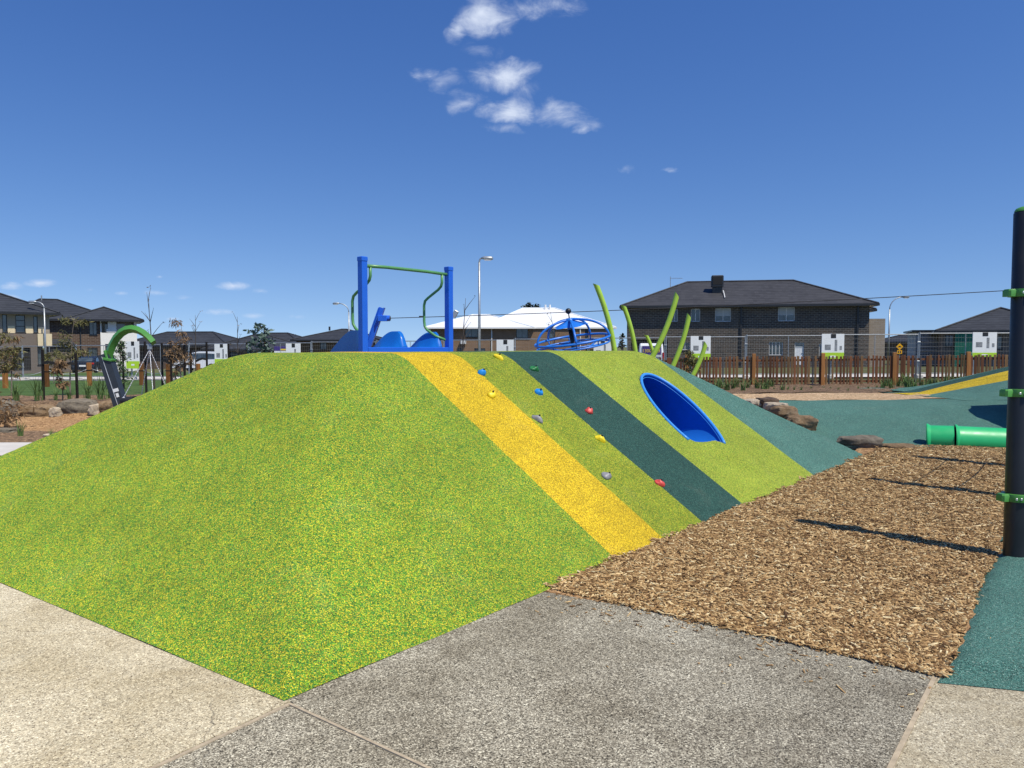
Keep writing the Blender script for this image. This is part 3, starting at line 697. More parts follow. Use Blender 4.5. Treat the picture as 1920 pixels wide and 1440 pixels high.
def wallz(t): 
    if t < .08: return 1.62+.20*sst(-.03, .08, t)
    return 1.85-.02*(t-.25)**2 if t < .25 else 1.85-.86*(t-.25)**1.35
ts = list(np.linspace(0, .4, 12))+list(np.linspace(.45, 3.2, 20))
def lane_section(u0, u1, t):                    # one row of points across walls and lanes
    rows = []
    for k in range(0, 45):
        f = k/44; u = u0+(u1-u0)*f; w = abs(((f*2) % 1)-.0); w = min(w, 1-w)      # distance to nearest wall in lane widths
        e = 1-sst(.03, .17, w); top = wallz(t); b = bedz(t)
        rows.append(mu(u, 4.16+t+.05*(1-e), max(b, b+(top-b)*e)))
    return rows
vs_ = []
for t in ts: vs_ += lane_section(3.99, 5.33, t)
n = 45; mb = MB().add(vs_, [(j*n+i, j*n+i+1, (j+1)*n+i+1, (j+1)*n+i) for j in range(len(ts)-1) for i in range(n-1)])
sk = []; 
for i in range(n): sk += [vs_[i], vs_[i]-Vector((0, 0, .3))]
mb.add(sk, [(2*i, 2*i+1, 2*i+3, 2*i+2) for i in range(n-1)])
for side in (0, n-1):
    sk = []
    for j in range(len(ts)): sk += [vs_[j*n+side], vs_[j*n+side]-Vector((0, 0, .45))]
    mb.add(sk, [(2*j, 2*j+1, 2*j+3, 2*j+2) for j in range(len(ts)-1)])
mb.build('slide_bed', M['blue_plastic'], slide, 50, True)

# ------------------------------------------------------------------ cable ride behind the mound
q0 = atY(716, 597, 20); q1 = atY(1886, 540.5, 17.6); qe = q1+(q1-q0)*.22
cr = thing('cable_ride', 'cable ride wire running from a leaning blue beam across to the right', 'cable ride', (q0.x-.35, 20, G(q0.x, 20)))
b0 = atY(694, 640, 20); b1 = atY(716, 577, 20); bb = b0+(b0-b1)*1.3
beam = MB(); dirv = (b1-bb).normalized()
for off in (-.07, .07): beam.tube([bb+Vector((off*1.0, 0, 0)), b1+Vector((off*1.0, 0, 0))], 1, sq=(.012, .085), up=(1, 0, 0))
beam.tube([bb, b1], 1, sq=(.07, .014), up=(1, 0, 0)); beam.build('beam', M['blue'], cr, False, True)
br = MB(); br.cbox(q0+Vector((.03, -.05, .0)), (.24, .2, .15), .01); br.tube([q0+Vector((.12, -.05, 0)), q0+Vector((.22, -.05, 0))], .075, 14); br.build('bracket', M['blue'], cr, False, True)
MB().tube([q0+Vector((.2, -.05, 0)), q0+Vector((.235, -.05, 0))], .06, 14).build('buffer', M['wood_grey'], cr, True, True)
cab = []
for k in range(41):
    t = k/40; p = q0.lerp(qe, t); p.z -= .18*4*t*(1-t)*.5; cab.append(p)
MB().tube(cab, .009, 6).build('cable', M['rope'], cr, True, True)
kx = q0.lerp(qe, .058); MB().tube([kx-Vector((.05, 0, .003)), kx+Vector((.05, 0, -.003))], .02, 8).build('stop_clamp', M['rope'], cr, True, True)
kx = atY(853, 592, 19.7); MB().cbox(kx+Vector((0, 0, .04)), (.12, .09, .2), .01, m=Matrix.Rotation(.5, 3, 'Y')).build('trolley', M['steel'], cr, False, True)
e2 = MB()
for off in (-.07, .07): e2.tube([Vector((qe.x+.5+off, qe.y, G(qe.x, qe.y)-.1)), Vector((qe.x+.05+off, qe.y, qe.z+.25))], 1, sq=(.012, .085), up=(1, 0, 0))
e2.tube([Vector((qe.x+.5, qe.y, G(qe.x, qe.y)-.1)), Vector((qe.x+.05, qe.y, qe.z+.25))], 1, sq=(.07, .014), up=(1, 0, 0)); e2.build('beam', M['blue'], cr, False, True)

# ------------------------------------------------------------------ dome spinner
Yd = 16.0; dc = atY(1073, 638, Yd); gz_ = G(dc.x, Yd)
ds = thing('dome_spinner', 'tilted blue dome spinner of bent tubes on a black post with ball top', 'spinner', (dc.x, Yd, gz_))
tiltM = (Matrix.Rotation(R(-8.5), 3, 'Y')@Matrix.Rotation(R(6.5), 3, 'X'))
axv = tiltM@Vector((0, 0, 1)); hub = dc+axv*.44
MB().tube([Vector((dc.x+.06, Yd, gz_-.1)), dc-axv*.35+Vector((.03, 0, 0)), hub-axv*.12], .062, 16).build('post', M['black'], ds, True, True)
h_ = MB().tube([hub-axv*.2, hub+axv*.03], .072, 16); h_.build('hub', M['blue_dome'], ds, True, True)
pl2 = MB(); NR = 40
ring = [(0, .0)]+[]
vs_ = [hub+axv*.01]+[hub+tiltM@Vector((math.cos(2*math.pi*k/NR)*(.34+.05*math.cos(5*2*math.pi*k/NR)), math.sin(2*math.pi*k/NR)*(.34+.05*math.cos(5*2*math.pi*k/NR)), -.14)) for k in range(NR)]
pl2.add(vs_, [(0, 1+k, 1+(k+1) % NR) for k in range(NR)]); pl2.build('canopy_plate', M['blue_dome'], ds, True, True)
MB().tube([hub+axv*.02, hub+axv*.15], .012, 8).build('ball_stem', M['black'], ds, True, True)
bl = MB().lathe([(.062*math.sin(math.pi*k/12), -.062*math.cos(math.pi*k/12)) for k in range(13)], hub+axv*.18, 20); bl.build('ball', M['black'], ds, True, True)
MB().torus(dc, .79, .026, 56, 8, tiltM).build('rim_ring', M['blue_dome'], ds, True, True)
MB().torus(dc-axv*.115, .77, .019, 56, 8, tiltM).build('foot_ring', M['blue_dome'], ds, True, True)
for k in range(5):
    a = 2*math.pi*k/5+.95; pts_ = []
    for j in range(13):
        th = math.pi/2*j/12; r = .79*math.sin(th); z = .44*math.cos(th)**.9 if j < 12 else 0
        pts_.append(dc+tiltM@Vector((math.cos(a)*r, math.sin(a)*r, z)))
    MB().tube(pts_, .024, 8).build('arch_bar', M['blue_dome'], ds, True, True)
    for b in (0, .63):
        v0 = Vector((math.cos(a+b)*.79, math.sin(a+b)*.79, 0)); MB().tube([dc+tiltM@v0, dc+tiltM@(v0*.975+Vector((0, 0, -.115)))], .014, 6).build('strut', M['blue_dome'], ds, True, True)
    MB().tube([dc+tiltM@Vector((math.cos(a+.3)*.77, math.sin(a+.3)*.77, -.115)), dc+tiltM@Vector((math.cos(a+2.2)*.77, math.sin(a+2.2)*.77, -.115))], .015, 6).build('cross_bar', M['blue_dome'], ds, True, True)

# ------------------------------------------------------------------ curved lime poles
for (x0, y0, x1, y1, bow, Y, w, lab) in [
    (1119.5, 538, 1153, 664, 9, 16.5, 5.0, 'tallest lime curved pole, leaning left beside the blue dome spinner'),
    (1170.5, 577, 1192, 664, 6, 17.0, 4.2, 'lime curved pole leaning left in front of the dark brick house corner'),
    (1213, 631, 1226, 668, 3, 20.0, 3.2, 'shortest lime pole, peeking up between two taller ones'),
    (1268, 557, 1225, 666, 8, 16.2, 5.0, 'tall lime curved pole leaning right in front of the upper house windows'),
    (1291, 596, 1261, 688, 6, 16.4, 4.6, 'lime curved pole leaning right, second from the picket fence'),
    (1322, 648, 1299, 704, 4, 16.6, 4.2, 'short lime curved pole nearest the picket fence, leaning right')]:
    top = atY(x0, y0, Y); lo = atY(x1, y1, Y); dn = (lo-top); mid = atY((x0+x1)/2+bow*.5, (y0+y1)/2, Y)
    pts_ = []
    gzb = G(lo.x, Y)
    for k in range(17):
        t = k/16*1.0; p = top*(1-t)*(1-t)+(mid*2-(top+lo)*.5)*2*t*(1-t)+lo*t*t; pts_.append(p)
    ex = (pts_[-1]-pts_[-2]).normalized(); n_ = max(0, (pts_[-1].z-gzb+.1)/max(.3, -ex.z))
    pts_.append(pts_[-1]+ex*n_); pts_ = pts_[::-1]
    rad = w*Y/FPX
    solo(MB().tube(pts_, rad, 14, cut=rad*.9, up=(0, -1, 0) if False else ((-1 if x0 < x1 else -1), 0, 0)), 'curved_pole', M['lime'], lab, 'pole', 'curved lime poles', 40, (pts_[0].x, Y, gzb))

# ------------------------------------------------------------------ climbing posts at the right edge
cps = [(3.87, 5.76), (5.60, 7.95), (7.12, 9.85)]
cf_ = thing('rope_climber', 'dark posts with green clamps standing on the teal rubber at the right edge', 'climber', (cps[0][0], cps[0][1], .05))
for k, (x, y) in enumerate(cps):
    z0 = .0; r = .079
    pz = MB().lathe([(r, z0), (r, 2.655), (r-.008, 2.665)], (x, y, 0), 32).build('post', M['black'], cf_, 40, True)
    MB().lathe([(r-.004, 2.665), (r-.006, 2.675), (r*.8, 2.69), (r*.45, 2.702), (0, 2.706)], (x, y, 0), 32).build('cap', M['green'], pz, True, True)
    for z in (2.055, 1.30, .50):
        cl = MB(); cl.lathe([(r, -.03), (r+.022, -.028), (r+.027, 0), (r+.022, .028), (r, .03)], (x, y, z), 28)
        d1 = Vector((-.6, -.8, 0)); 
        for sgn in (1, -1):
            lv = (Vector((-1, -.12, 0)) if sgn == 1 else Vector((1, .2, 0))).normalized()
            cl.cbox(Vector((x, y, z))+lv*(r+.03), (.075, .085, .056), .012, rz=math.atan2(lv.y, lv.x))
        clo = cl.build('clamp', M['green'], cf_, 35, True)
        for dx in (-.018, .018): MB().cbox(Vector((x-.046+dx, y-.098, z)), (.013, .012, .016), .002).build('clamp_bolt', M['chain'], clo, False, True)
for (a, b, za, zb, sag) in [(1, 2, 1.3, 1.3, .05), (1, 2, 2.05, 2.05, .05)]:
    p, q = Vector((*cps[a], za)), Vector((*cps[b], zb)); dv = (q-p).normalized(); p = p+dv*.1; q = q-dv*.1
    MB().tube([p.lerp(q, k/16)-Vector((0, 0, sag*4*(k/16)*(1-k/16))) for k in range(17)], .007, 6).build('rope', M['rope'], cf_, True, True)

# ------------------------------------------------------------------ green tunnel on the bank
t0 = atY(1737, 822, 12.62); gt = thing('tunnel', 'green plastic tunnel half sunk beside the teal bank', 'tunnel', (t0.x, t0.y, .0))
def pipe(p, q, r0, r1, name):
    d = (q-p).normalized(); Mx = d.to_track_quat('Z', 'Y').to_matrix(); L = (q-p).length
    prof = [(r0-.02, .01), (r0-.02, L-.01), (r1, L), (r1, 0.06), (r0+.004, .045), (r0+.022, .02), (r0+.022, 0), (r0-.02, .01)]
    return MB().lathe(prof, p, 40, Mx).build(name, M['green_tube'], gt, 35, True)
t1 = atY(1788, 823.5, 12.44); t2 = atY(1789.5, 824, 12.43); t3 = atY(2010, 835, 11.8)
r = .228
pipe(t0, t1, r, r*.97, 'tunnel_section'); pipe(t2, t3, r*1.0, r*.98, 'tunnel_section')
MB().tube([t1-(t1-t0)*.02, t2+(t3-t2)*.01], r*.9, 24).build('joint_sleeve', M['rubber_blk'], gt, True, True)

# ------------------------------------------------------------------ boulders
def boulder(p, size, mat, label, seed, rz=0, boxy=.55, sink=.15):
    bm = bmesh.new(); bmesh.ops.create_icosphere(bm, subdivisions=4, radius=1); sd = Vector((seed*3.7, seed*1.3, 0))
    for v in bm.verts:
        c = v.co.copy(); m_ = max(abs(c.x), abs(c.y), abs(c.z)); c = c*(1-boxy)+(c/m_)*boxy*.92
        c *= 1+.20*mnoise.noise(c*1.1+sd)+.09*mnoise.noise(c*2.7+sd)+.035*mnoise.noise(c*7+sd)
        v.co = Vector((c.x*size[0]/2, c.y*size[1]/2, c.z*size[2]/2))
    bmesh.ops.rotate(bm, verts=bm.verts, matrix=Matrix.Rotation(rz, 3, 'Z'))
    me = bpy.data.meshes.new('boulder'); bm.to_mesh(me); bm.free(); me.materials.append(M[mat]); me.polygons.foreach_set('use_smooth', [True]*len(me.polygons)); me.set_sharp_from_angle(angle=R(38))
    o = bpy.data.objects.new('boulder', me); COL.objects.link(o); o.location = (p[0], p[1], p[2]+size[2]*(.5-sink)); return tag(o, label, 'boulder', 'landscaping boulders')
def brow(rows):
    for k, (x0, x1, yb, Y, h, dep, mat, lab) in enumerate(rows):
        a = atY(x0, yb, Y); b = atY(x1, yb, Y); boulder(((a.x+b.x)/2, Y+dep/2-.1, a.z), (b.x-a.x, dep, h), mat, lab, k*7+int(x0), random.uniform(-.12, .12), sink=.05)
brow([(1426, 1465, 768, 14.6, .24, .6, 'rock_brown', 'dark brown boulder, topmost of the steps beside the teal bank'),
      (1452, 1497, 789, 13.85, .28, .6, 'rock_warm', 'tan squared boulder, middle of the steps beside the teal bank'),
      (1482, 1537, 809, 13.15, .28, .6, 'rock_warm', 'long tan boulder, lowest of the steps beside the teal bank'),
      (1402, 1432, 764, 14.7, .16, .5, 'rock_pale', 'pale flat stone tucked behind the mound next to the dark boulder'),
      (1440, 1478, 774, 14.2, .2, .5, 'rock_pale', 'small pale stone wedged between the boulder steps'),
      (1578, 1662, 843, 12.25, .22, .5, 'rock_grey', 'long grey log-like boulder at the tip of the teal stripe'),
      (1655, 1722, 846, 12.15, .12, .35, 'rock_warm', 'low brown stone in the mulch left of the green tunnel'),
      (1716, 1800, 852, 11.95, .09, .35, 'rock_grey', 'flat grey stone in the mulch below the green tunnel'),
      (-60, 26, 790, 17.6, .52, .8, 'rock_grey', 'grey boulder cut off by the left edge of the picture'),
      (26, 97, 787, 17.9, .36, .7, 'rock_warm', 'rusty tan boulder left of the big grey one in the garden edge'),
      (103, 169, 781, 18.0, .42, .7, 'rock_grey', 'large grey boulder in the middle of the garden edge'),
      (179, 228, 779, 18.05, .36, .7, 'rock_warm', 'brown boulder behind the leaning swing post'),
      (93, 111, 783, 17.8, .26, .5, 'rock_pale', 'small pale stone left of the large grey boulder'),
      (166, 182, 780, 17.9, .30, .5, 'rock_pale', 'small pale stone right of the large grey boulder'),
      (238, 300, 775, 18.1, .32, .6, 'rock_warm', 'pale tan boulder under the basket swing seat'),
      (84, 112, 820, 13.9, .07, .3, 'rock_pale', 'flat pale stone lying in the bark mulch')])
boulder(atZ(8, 812, 0.0), (.5, .4, .12), 'rock_grey', 'flat grey stone in the bark at the left edge', 55)

cb = boulder((10.45, 13.5, G(10.45, 13.5)), (2.6, 1.8, 1.9), 'rock_grey', 'unseen boulder added past the black post to shade the teal bank', 91, .1, .5, .05)  # added out of view only to cast a dark shadow onto the teal bank
# ------------------------------------------------------------------ basket swing
Ys = 17.0; sb = atY(238, 788, Ys); st_ = atY(197, 664, Ys)
sw = thing('basket_swing', 'basket swing with leaning dark post, green curved arm and black ring seat', 'swing', (sb.x, Ys, 0))
post = MB().tube([sb-Vector((0, 0, .1)), st_], 1, sq=(.125, .10), up=(1, 0, 0)); po = post.build('post', M['navy'], sw, False, True)
e_ = (st_-sb).normalized(); sidev = Vector((e_.z, 0, -e_.x))
MB().tube([sb.lerp(st_, .03)-sidev*.035+Vector((0, -.104, 0)), sb.lerp(st_, .97)-sidev*.035+Vector((0, -.104, 0))], .008, 6).build('edge_trim', M['chain'], po, False, True)
for t, w, h in ((.46, .12, .075), (.385, .06, .09)):
    c = sb.lerp(st_, t)+Vector((0.03, -.106, 0)); MB().box(c, (w, .006, h), m=Matrix.Rotation(-.28, 3, 'Y')).build('label_plate', M['white'], po, False, True)
arc = [atY(x, y, Ys) for x, y in ((204, 674), (206, 664), (213, 648), (222, 634), (233, 624), (244, 618.5), (256, 617), (268, 619.5), (280, 625.5), (291, 634), (300, 643))]
for k, p in enumerate(arc): p.y -= .03*k
MB().tube(arc, 1, sq=(.055, .07), up=(0, 0, 1)).build('arm', M['green'], sw, 30, True)
kn = MB(); kn.cbox(atY(206, 672, Ys)+Vector((0, 0, -.02)), (.2, .26, .05), .01, m=Matrix.Rotation(.2, 3, 'Y')); kn.cbox(atY(203, 665, Ys), (.05, .24, .2), .01, m=Matrix.Rotation(-.3, 3, 'Y')); kn.build('arm_clamp', M['green'], sw, False, True)
tip = arc[-1]-Vector((.09, .0, .05)); seatc = Vector((tip.x-.08, tip.y, .47)); 
MB().cbox(tip-Vector((0, 0, .03)), (.09, .07, .12), .01).build('swivel', M['steel'], sw, False, True)
seat = MB().torus(seatc, .48, .075, 44, 10).build('seat_ring', M['rubber_blk'], sw, True, True)
net = MB()
for k in range(-4, 5):
    x = k*.1; hl = math.sqrt(max(0, .46**2-x*x)); net.tube([seatc+Vector((x, -hl, 0)), seatc+Vector((x, 0, -.05)), seatc+Vector((x, hl, 0))], .008, 5); net.tube([seatc+Vector((-hl, x, 0)), seatc+Vector((0, x, -.05)), seatc+Vector((hl, x, 0))], .008, 5)
net.build('seat_net', M['rope'], seat, True, True)
for k in range(4):
    a = .7+k*math.pi/2; e = seatc+Vector((math.cos(a)*.48, math.sin(a)*.48, .07)); s0 = tip-Vector((0, 0, .09)); n_ = 42; ch = MB()
    for j in range(n_): 
        p, q = s0.lerp(e, j/n_), s0.lerp(e, (j+1.25)/n_); ch.tube([p, p.lerp(q, .2), p.lerp(q, .8), q], [.004, .011 if j % 2 else .008, .011 if j % 2 else .008, .004], 5)
    ch.build('chain', M['chain'], sw, True, True)
    MB().cbox(e-Vector((0, 0, .02)), (.05, .05, .07), .01).build('shackle', M['chain'], sw, False, True)

# ------------------------------------------------------------------ houses
def wall_open(mb, w, z0, z1, ops, th=.22, y=0.0):
    xs = sorted(set([0, w]+[v for o in ops for v in (o[0], o[1])])); zs = sorted(set([z0, z1]+[v for o in ops for v in (o[2], o[3])]))
    for i in range(len(xs)-1):
        for j in range(len(zs)-1):
            cx, cz = (xs[i]+xs[i+1])/2, (zs[j]+zs[j+1])/2
            if any(o[0] < cx < o[1] and o[2] < cz < o[3] for o in ops): continue
            mb.add([(xs[i], y, zs[j]), (xs[i+1], y, zs[j]), (xs[i+1], y, zs[j+1]), (xs[i], y, zs[j+1])], [(0, 1, 2, 3)])
    for (a, b, c, d) in [o[:4] for o in ops]:
        mb.add([(a, y, c), (b, y, c), (b, y, d), (a, y, d), (a, y+th, c), (b, y+th, c), (b, y+th, d), (a, y+th, d)], [(0, 4, 5, 1), (1, 5, 6, 2), (2, 6, 7, 3), (3, 7, 4, 0)])
def house_body(root, w, d, z0, z1, ops, mat, x0=0, y0=0, name='wall'):
    mb = MB(); wall_open(mb, w, z0, z1, [(o[0]-x0, o[1]-x0, o[2], o[3]) for o in ops])
    mb.add([(0, 0, z0), (0, 0, z1), (0, d, z1), (0, d, z0), (w, 0, z0), (w, d, z0), (w, d, z1), (w, 0, z1)], [(0, 1, 2, 3), (4, 5, 6, 7), (3, 2, 6, 5), (1, 7, 6, 2)])
    if ops: mb.add([(.02, .9, z0), (w-.02, .9, z0), (w-.02, .9, z1), (.02, .9, z1)], [(0, 1, 2, 3)])
    mb.v = [(x+x0, y+y0, z) for x, y, z in mb.v]
    return mb.build(name, M[mat], root)
def windows(root, ops, frame, y=0.0):
    for o in ops:
        a, b, c, d = o[:4]; kind = o[4] if len(o) > 4 else 'win'; fw = .055; yy = y+.10
        if kind == 'dark':
            MB().b2(a, b, yy+.1, yy+.12, c, d).build('opening', M['dark_int'], root); continue
        if kind == 'door':
            dr = MB().b2(a+.06, b-.06, yy, yy+.05, c, d-.42).build('door', M['door_white'], root)
            f = MB(); f.b2(a, a+.06, yy-.02, yy+.07, c, d); f.b2(b-.06, b, yy-.02, yy+.07, c, d); f.b2(a+.06, b-.06, yy-.02, yy+.07, d-.05, d); f.b2(a+.06, b-.06, yy-.02, yy+.07, d-.42, d-.36); f.build('door_surround', M[frame], dr)
            MB().b2(a+.06, b-.06, yy+.01, yy+.03, d-.36, d-.05).build('transom_pane', M['glass'], dr)
            MB().cbox((b-.14, yy-.03, c+1.0), (.1, .04, .03), .005).build('handle', M['steel'], dr); continue
        f = MB(); f.b2(a, a+fw, yy, yy+.06, c, d); f.b2(b-fw, b, yy, yy+.06, c, d); f.b2(a+fw, b-fw, yy, yy+.06, c, c+fw); f.b2(a+fw, b-fw, yy, yy+.06, d-fw, d)
        nm = o[5] if len(o) > 5 else 1
        for k in range(1, nm+1): 
            x = a+(b-a)*k/(nm+1); f.b2(x-.025, x+.025, yy+.003, yy+.057, c+fw, d-fw)
        if kind == 'bars':
            z = (c+d)/2
            for z in (c+(d-c)*.36, c+(d-c)*.7): f.b2(a+fw, b-fw, yy+.004, yy+.056, z-.03, z+.03)
        w = f.build('window', M[frame], root)
        MB().b2(a+fw*.5, b-fw*.5, yy+.02, yy+.035, c+fw*.5, d-fw*.5).build('pane', M['glass'], w)
        MB().b2(a-.04, b+.04, y-.05, y+.09, c-.07, c-.002).build('sill', M['brick_dark'] if frame != 'frame_blk' else M['frame_blk'], w)
        if kind == 'blind': MB().b2(a+fw, b-fw, yy+.012, yy+.018, c+(d-c)*.42, d-fw).build('blind', M['blind'], w)
def hip(root, x0, x1, y0, y1, z, rise, oh, mat, gut='fascia', soffit='soffit', ridge=None, th=.2, axis='x'):
    a, b, c, d = x0-oh, x1+oh, y0-oh, y1+oh
    if ridge is None:
        h = min(b-a, d-c)/2
        ridge = ((a+h, (c+d)/2), (b-h, (c+d)/2)) if b-a >= d-c else (((a+b)/2, c+h), ((a+b)/2, d-h))
    (rx0, ry0), (rx1, ry1) = ridge
    v = [(a, c, z), (b, c, z), (b, d, z), (a, d, z), (rx0, ry0, z+rise), (rx1, ry1, z+rise)]
    if abs(rx1-rx0) >= abs(ry1-ry0): fs = [(0, 1, 5, 4), (1, 2, 5), (2, 3, 4, 5), (3, 0, 4)]
    else: fs = [(0, 1, 4), (1, 2, 5, 4), (2, 3, 5), (3, 0, 4, 5)]
    ro = MB().add(v, fs).build('roof', M[mat], root)
    caps = MB(); P = [Vector(p) for p in v]
    for i, j in ((0, 4), (1, 4 if len(fs[0]) == 3 else 5), (2, 5), (3, 5 if len(fs[0]) == 3 else 4), (4, 5)):
        if (P[i]-P[j]).length > .05: caps.tube([P[i]+Vector((0, 0, .02)), P[j]+Vector((0, 0, .02))], .09, 5)
    caps.build('ridge_cap', M[mat], ro)
    g_ = MB()
    for q in ((a-.06, b+.06, c-.1, c+.02), (a-.06, b+.06, d-.02, d+.1), (a-.1, a+.02, c+.021, d-.021), (b-.02, b+.1, c+.021, d-.021)): g_.b2(*q, z-th+.02, z+.015)
    g_.build('gutter', M[gut], root)
    MB().b2(a+.03, b-.03, c+.03, d-.03, z-.16, z-.13).build('eave_lining', M[soffit], root)
    return ro
def place_plane(pxL, YL, pxR, YR):
    a = Vector(((pxL-960)/FPX*YL, YL)); b = Vector(((pxR-960)/FPX*YR, YR)); d = (b-a); return a, math.atan2(d.y, d.x), d.length
def lx(px, py, a, rz):                          # a column of the view met with a facade: distance along it and height
    d = ray(px, py); e = Vector((math.cos(rz), math.sin(rz))); nn = Vector((-e.y, e.x)); t = (a.dot(nn))/(d.x*nn.x+d.y*nn.y)
    p = Vector((d.x*t, d.y*t)); return (p-a).dot(e), CAM_H+d.z*t
def ops_px(lst, a, rz):
    out = []
    for o in lst:
        x0, _ = lx(o[0], o[2], a, rz); x1, z0 = lx((o[0]+o[1])/2, o[3], a, rz); _, z1 = lx((o[0]+o[1])/2, o[2], a, rz); x1, _ = lx(o[1], o[2], a, rz)
        out.append((x0, x1, z0, z1, *o[4:]))
    return out
# -- the dark brick house
a, rz, w = place_plane(1175, 67, 1628, 63); zb = -.25; E1 = 5.2
H1 = thing('brick_house', 'large two-storey charcoal brick house with dark hip roof behind the picket fence', 'house', (a.x, a.y, 0), rz)
ops = ops_px([(1259, 1271, 580, 603, 'win'), (1295.5, 1313, 579, 603, 'win'), (1341, 1371, 578, 603, 'blind'), (1459, 1491, 576, 602, 'blind'),
              (1276, 1293, 642, 656, 'win'), (1442, 1468.5, 641, 666, 'win', 3), (1490, 1508, 642, 684, 'door'), (1536, 1541, 644, 670, 'win', 0), (1183, 1252, 637, 682, 'dark')], a, rz)
house_body(H1, w, 10.5, zb, E1, ops, 'brick_dark'); windows(H1, ops, 'frame_pale')
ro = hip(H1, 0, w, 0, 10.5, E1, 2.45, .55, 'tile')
for px in (1389.5, 1608):
    x, _ = lx(px, 600, a, rz); MB().b2(x-.07, x+.07, -.12, -.01, zb, E1-.15).build('downpipe', M['fascia'], H1)
xc, _ = lx(1348, 560, a, rz); yc = 2.6; zr = E1+2.45*(yc+.55)/5.8
co = MB(); co.cbox((xc, yc, zr+.95), (1.05, 1.0, 1.0), .08); co.b2(xc-.42, xc+.42, yc-.3, yc+.3, zr-.1, zr+.46); co = co.build('evaporative_cooler', M['fascia'], H1)
MB().b2(xc-.40, xc+.40, yc-.53, yc-.505, zr+.62, zr+1.3).build('louvre_pad', M['dark_int'], co)
MB().tube([(xc+.5, yc-.3, zr+.1), (xc+.55, yc-.9, zr-.25), (xc+.55, yc-1.7, zr-.62)], .045, 6).build('drain_pipe', M['frame_pale'], co)
xa, _ = lx(1257, 545, a, rz); an = MB(); an.tube([(xa, 4, E1+1.4), (xa, 4, E1+2.9)], .03, 5); an.tube([(xa, 4, E1+2.75), (xa+1.1, 4, E1+2.72)], .02, 5)
for k in range(7): an.tube([(xa+.12+k*.14, 3.8, E1+2.75), (xa+.12+k*.14, 4.2, E1+2.75)], .012, 4)
an.build('antenna', M['steel'], H1)
xw, _ = lx(1663, 640, a, rz); _, zw = lx(1645, 597, a, rz)
MB().b2(w+.003, xw, .6, 5.5, zb, zw).build('side_wing', M['brick_beige'], H1)
hip(H1, w-.4, w+.75, 3.0, 9, E1-.32, .35, .4, 'tile'); MB().b2(w+.003, w+.5, 3.4, 8.5, zw, E1-.4).build('side_bay', M['render_white'], H1)
# -- the white roofed house
a, rz, w = place_plane(806, 101, 1146, 101); zb = -1.3
H2 = thing('brick_house', 'tan brick house under a bright white roof behind the dome spinner', 'house', (a.x, a.y, 0), rz)
_, E2 = lx(900, 614, a, rz)
ops = ops_px([(872, 896, 616, 632, 'win'), (968, 990, 616, 634, 'win'), (1030, 1041, 616, 634, 'win', 0), (1097, 1103, 617, 634, 'win', 0), (857, 867, 653, 664, 'win', 0), (889, 910, 653, 664, 'win', 1), (1098, 1116, 655, 666, 'win', 2)], a, rz)
house_body(H2, w, 13, zb, E2, ops, 'brick_tan'); windows(H2, ops, 'frame_blk')
mx, _ = lx(880, 600, a, rz)
hip(H2, 0, w*.55, 0, 11, E2, 1.9, .6, 'roof_white', 'render_white'); hip(H2, w*.30, w, .5, 14.5, E2+.02, 2.9, .6, 'roof_white', 'render_white', ridge=((lx(978, 583, a, rz)[0]+.3, 7.5), (lx(1042, 583, a, rz)[0]+.3, 7.5)))
MB().b2(.02, w-.02, -.012, -.002, E2-2.0, E2-.16).build('painted_band', M['render_brown'], H2) if False else None
for px in (806, 921, 1087): x, _ = lx(px, 620, a, rz); MB().b2(x, x+.14, -.13, -.01, zb, E2-.15).build('downpipe', M['frame_pale'], H2)
for px in (1027, 1036): x, _ = lx(px, 580, a, rz); MB().tube([(x, 7, E2+2.6), (x, 7, E2+3.4)], .13, 8).build('roof_vent', M['render_white'], H2)
x, z = lx(869, 641, a, rz); MB().cbox((x, -.35, z), (.75, .5, .55), .05).build('air_conditioner', M['frame_pale'], H2)
# -- a single-storey house just left of it
a, rz, w = place_plane(556, 92, 705, 92); _, E = lx(600, 637, a, rz); zb = -1.2
H3 = thing('timber_house', 'single-storey house with dark hip roof and timber wall left of the slide', 'house', (a.x, a.y, 0), rz)
house_body(H3, w, 9, zb, E, ops_px([(600, 612, 643, 655, 'win'), (640, 662, 643, 655, 'win')], a, rz), 'wood_brown'); windows(H3, ops_px([(600, 612, 643, 655, 'win'), (640, 662, 643, 655, 'win')], a, rz), 'frame_blk')
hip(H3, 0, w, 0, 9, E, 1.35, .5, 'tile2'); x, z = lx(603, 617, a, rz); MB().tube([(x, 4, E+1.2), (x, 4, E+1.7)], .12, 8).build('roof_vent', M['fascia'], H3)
# -- the row of low houses on the left
for (pl, pr, Y, ey, rise, dep, mt, lab, wins) in [
    (225, 425, 96, 648, 1.75, 8, 'brick_brown', 'low brown brick house with slate roof directly behind the white utility', [(300, 330, 656, 668, 'win'), (352, 380, 656, 670, 'win')]),
    (392, 520, 90, 655, 1.75, 7.5, 'brick_brown', 'low house with slate roof behind the sale board left of the mound top', [(400, 412, 660, 672, 'win'), (430, 450, 660, 672, 'win')]),
    (425, 566, 104, 648, 1.75, 8, 'brick_tan', 'low house whose dark roof shows behind the layered young tree', [(460, 480, 657, 668, 'win'), (500, 520, 657, 668, 'win')])]:
    a, rz, w = place_plane(pl, Y, pr, Y-2); _, E = lx((pl+pr)/2, ey, a, rz)
    Hn = thing('brick_house', lab, 'house', (a.x, a.y, 0), rz); o_ = ops_px(wins, a, rz); house_body(Hn, w, dep, -1.7, E, o_, mt); windows(Hn, o_, 'frame_blk'); hip(Hn, 0, w, 0, dep, E, rise, .6, 'tile2')
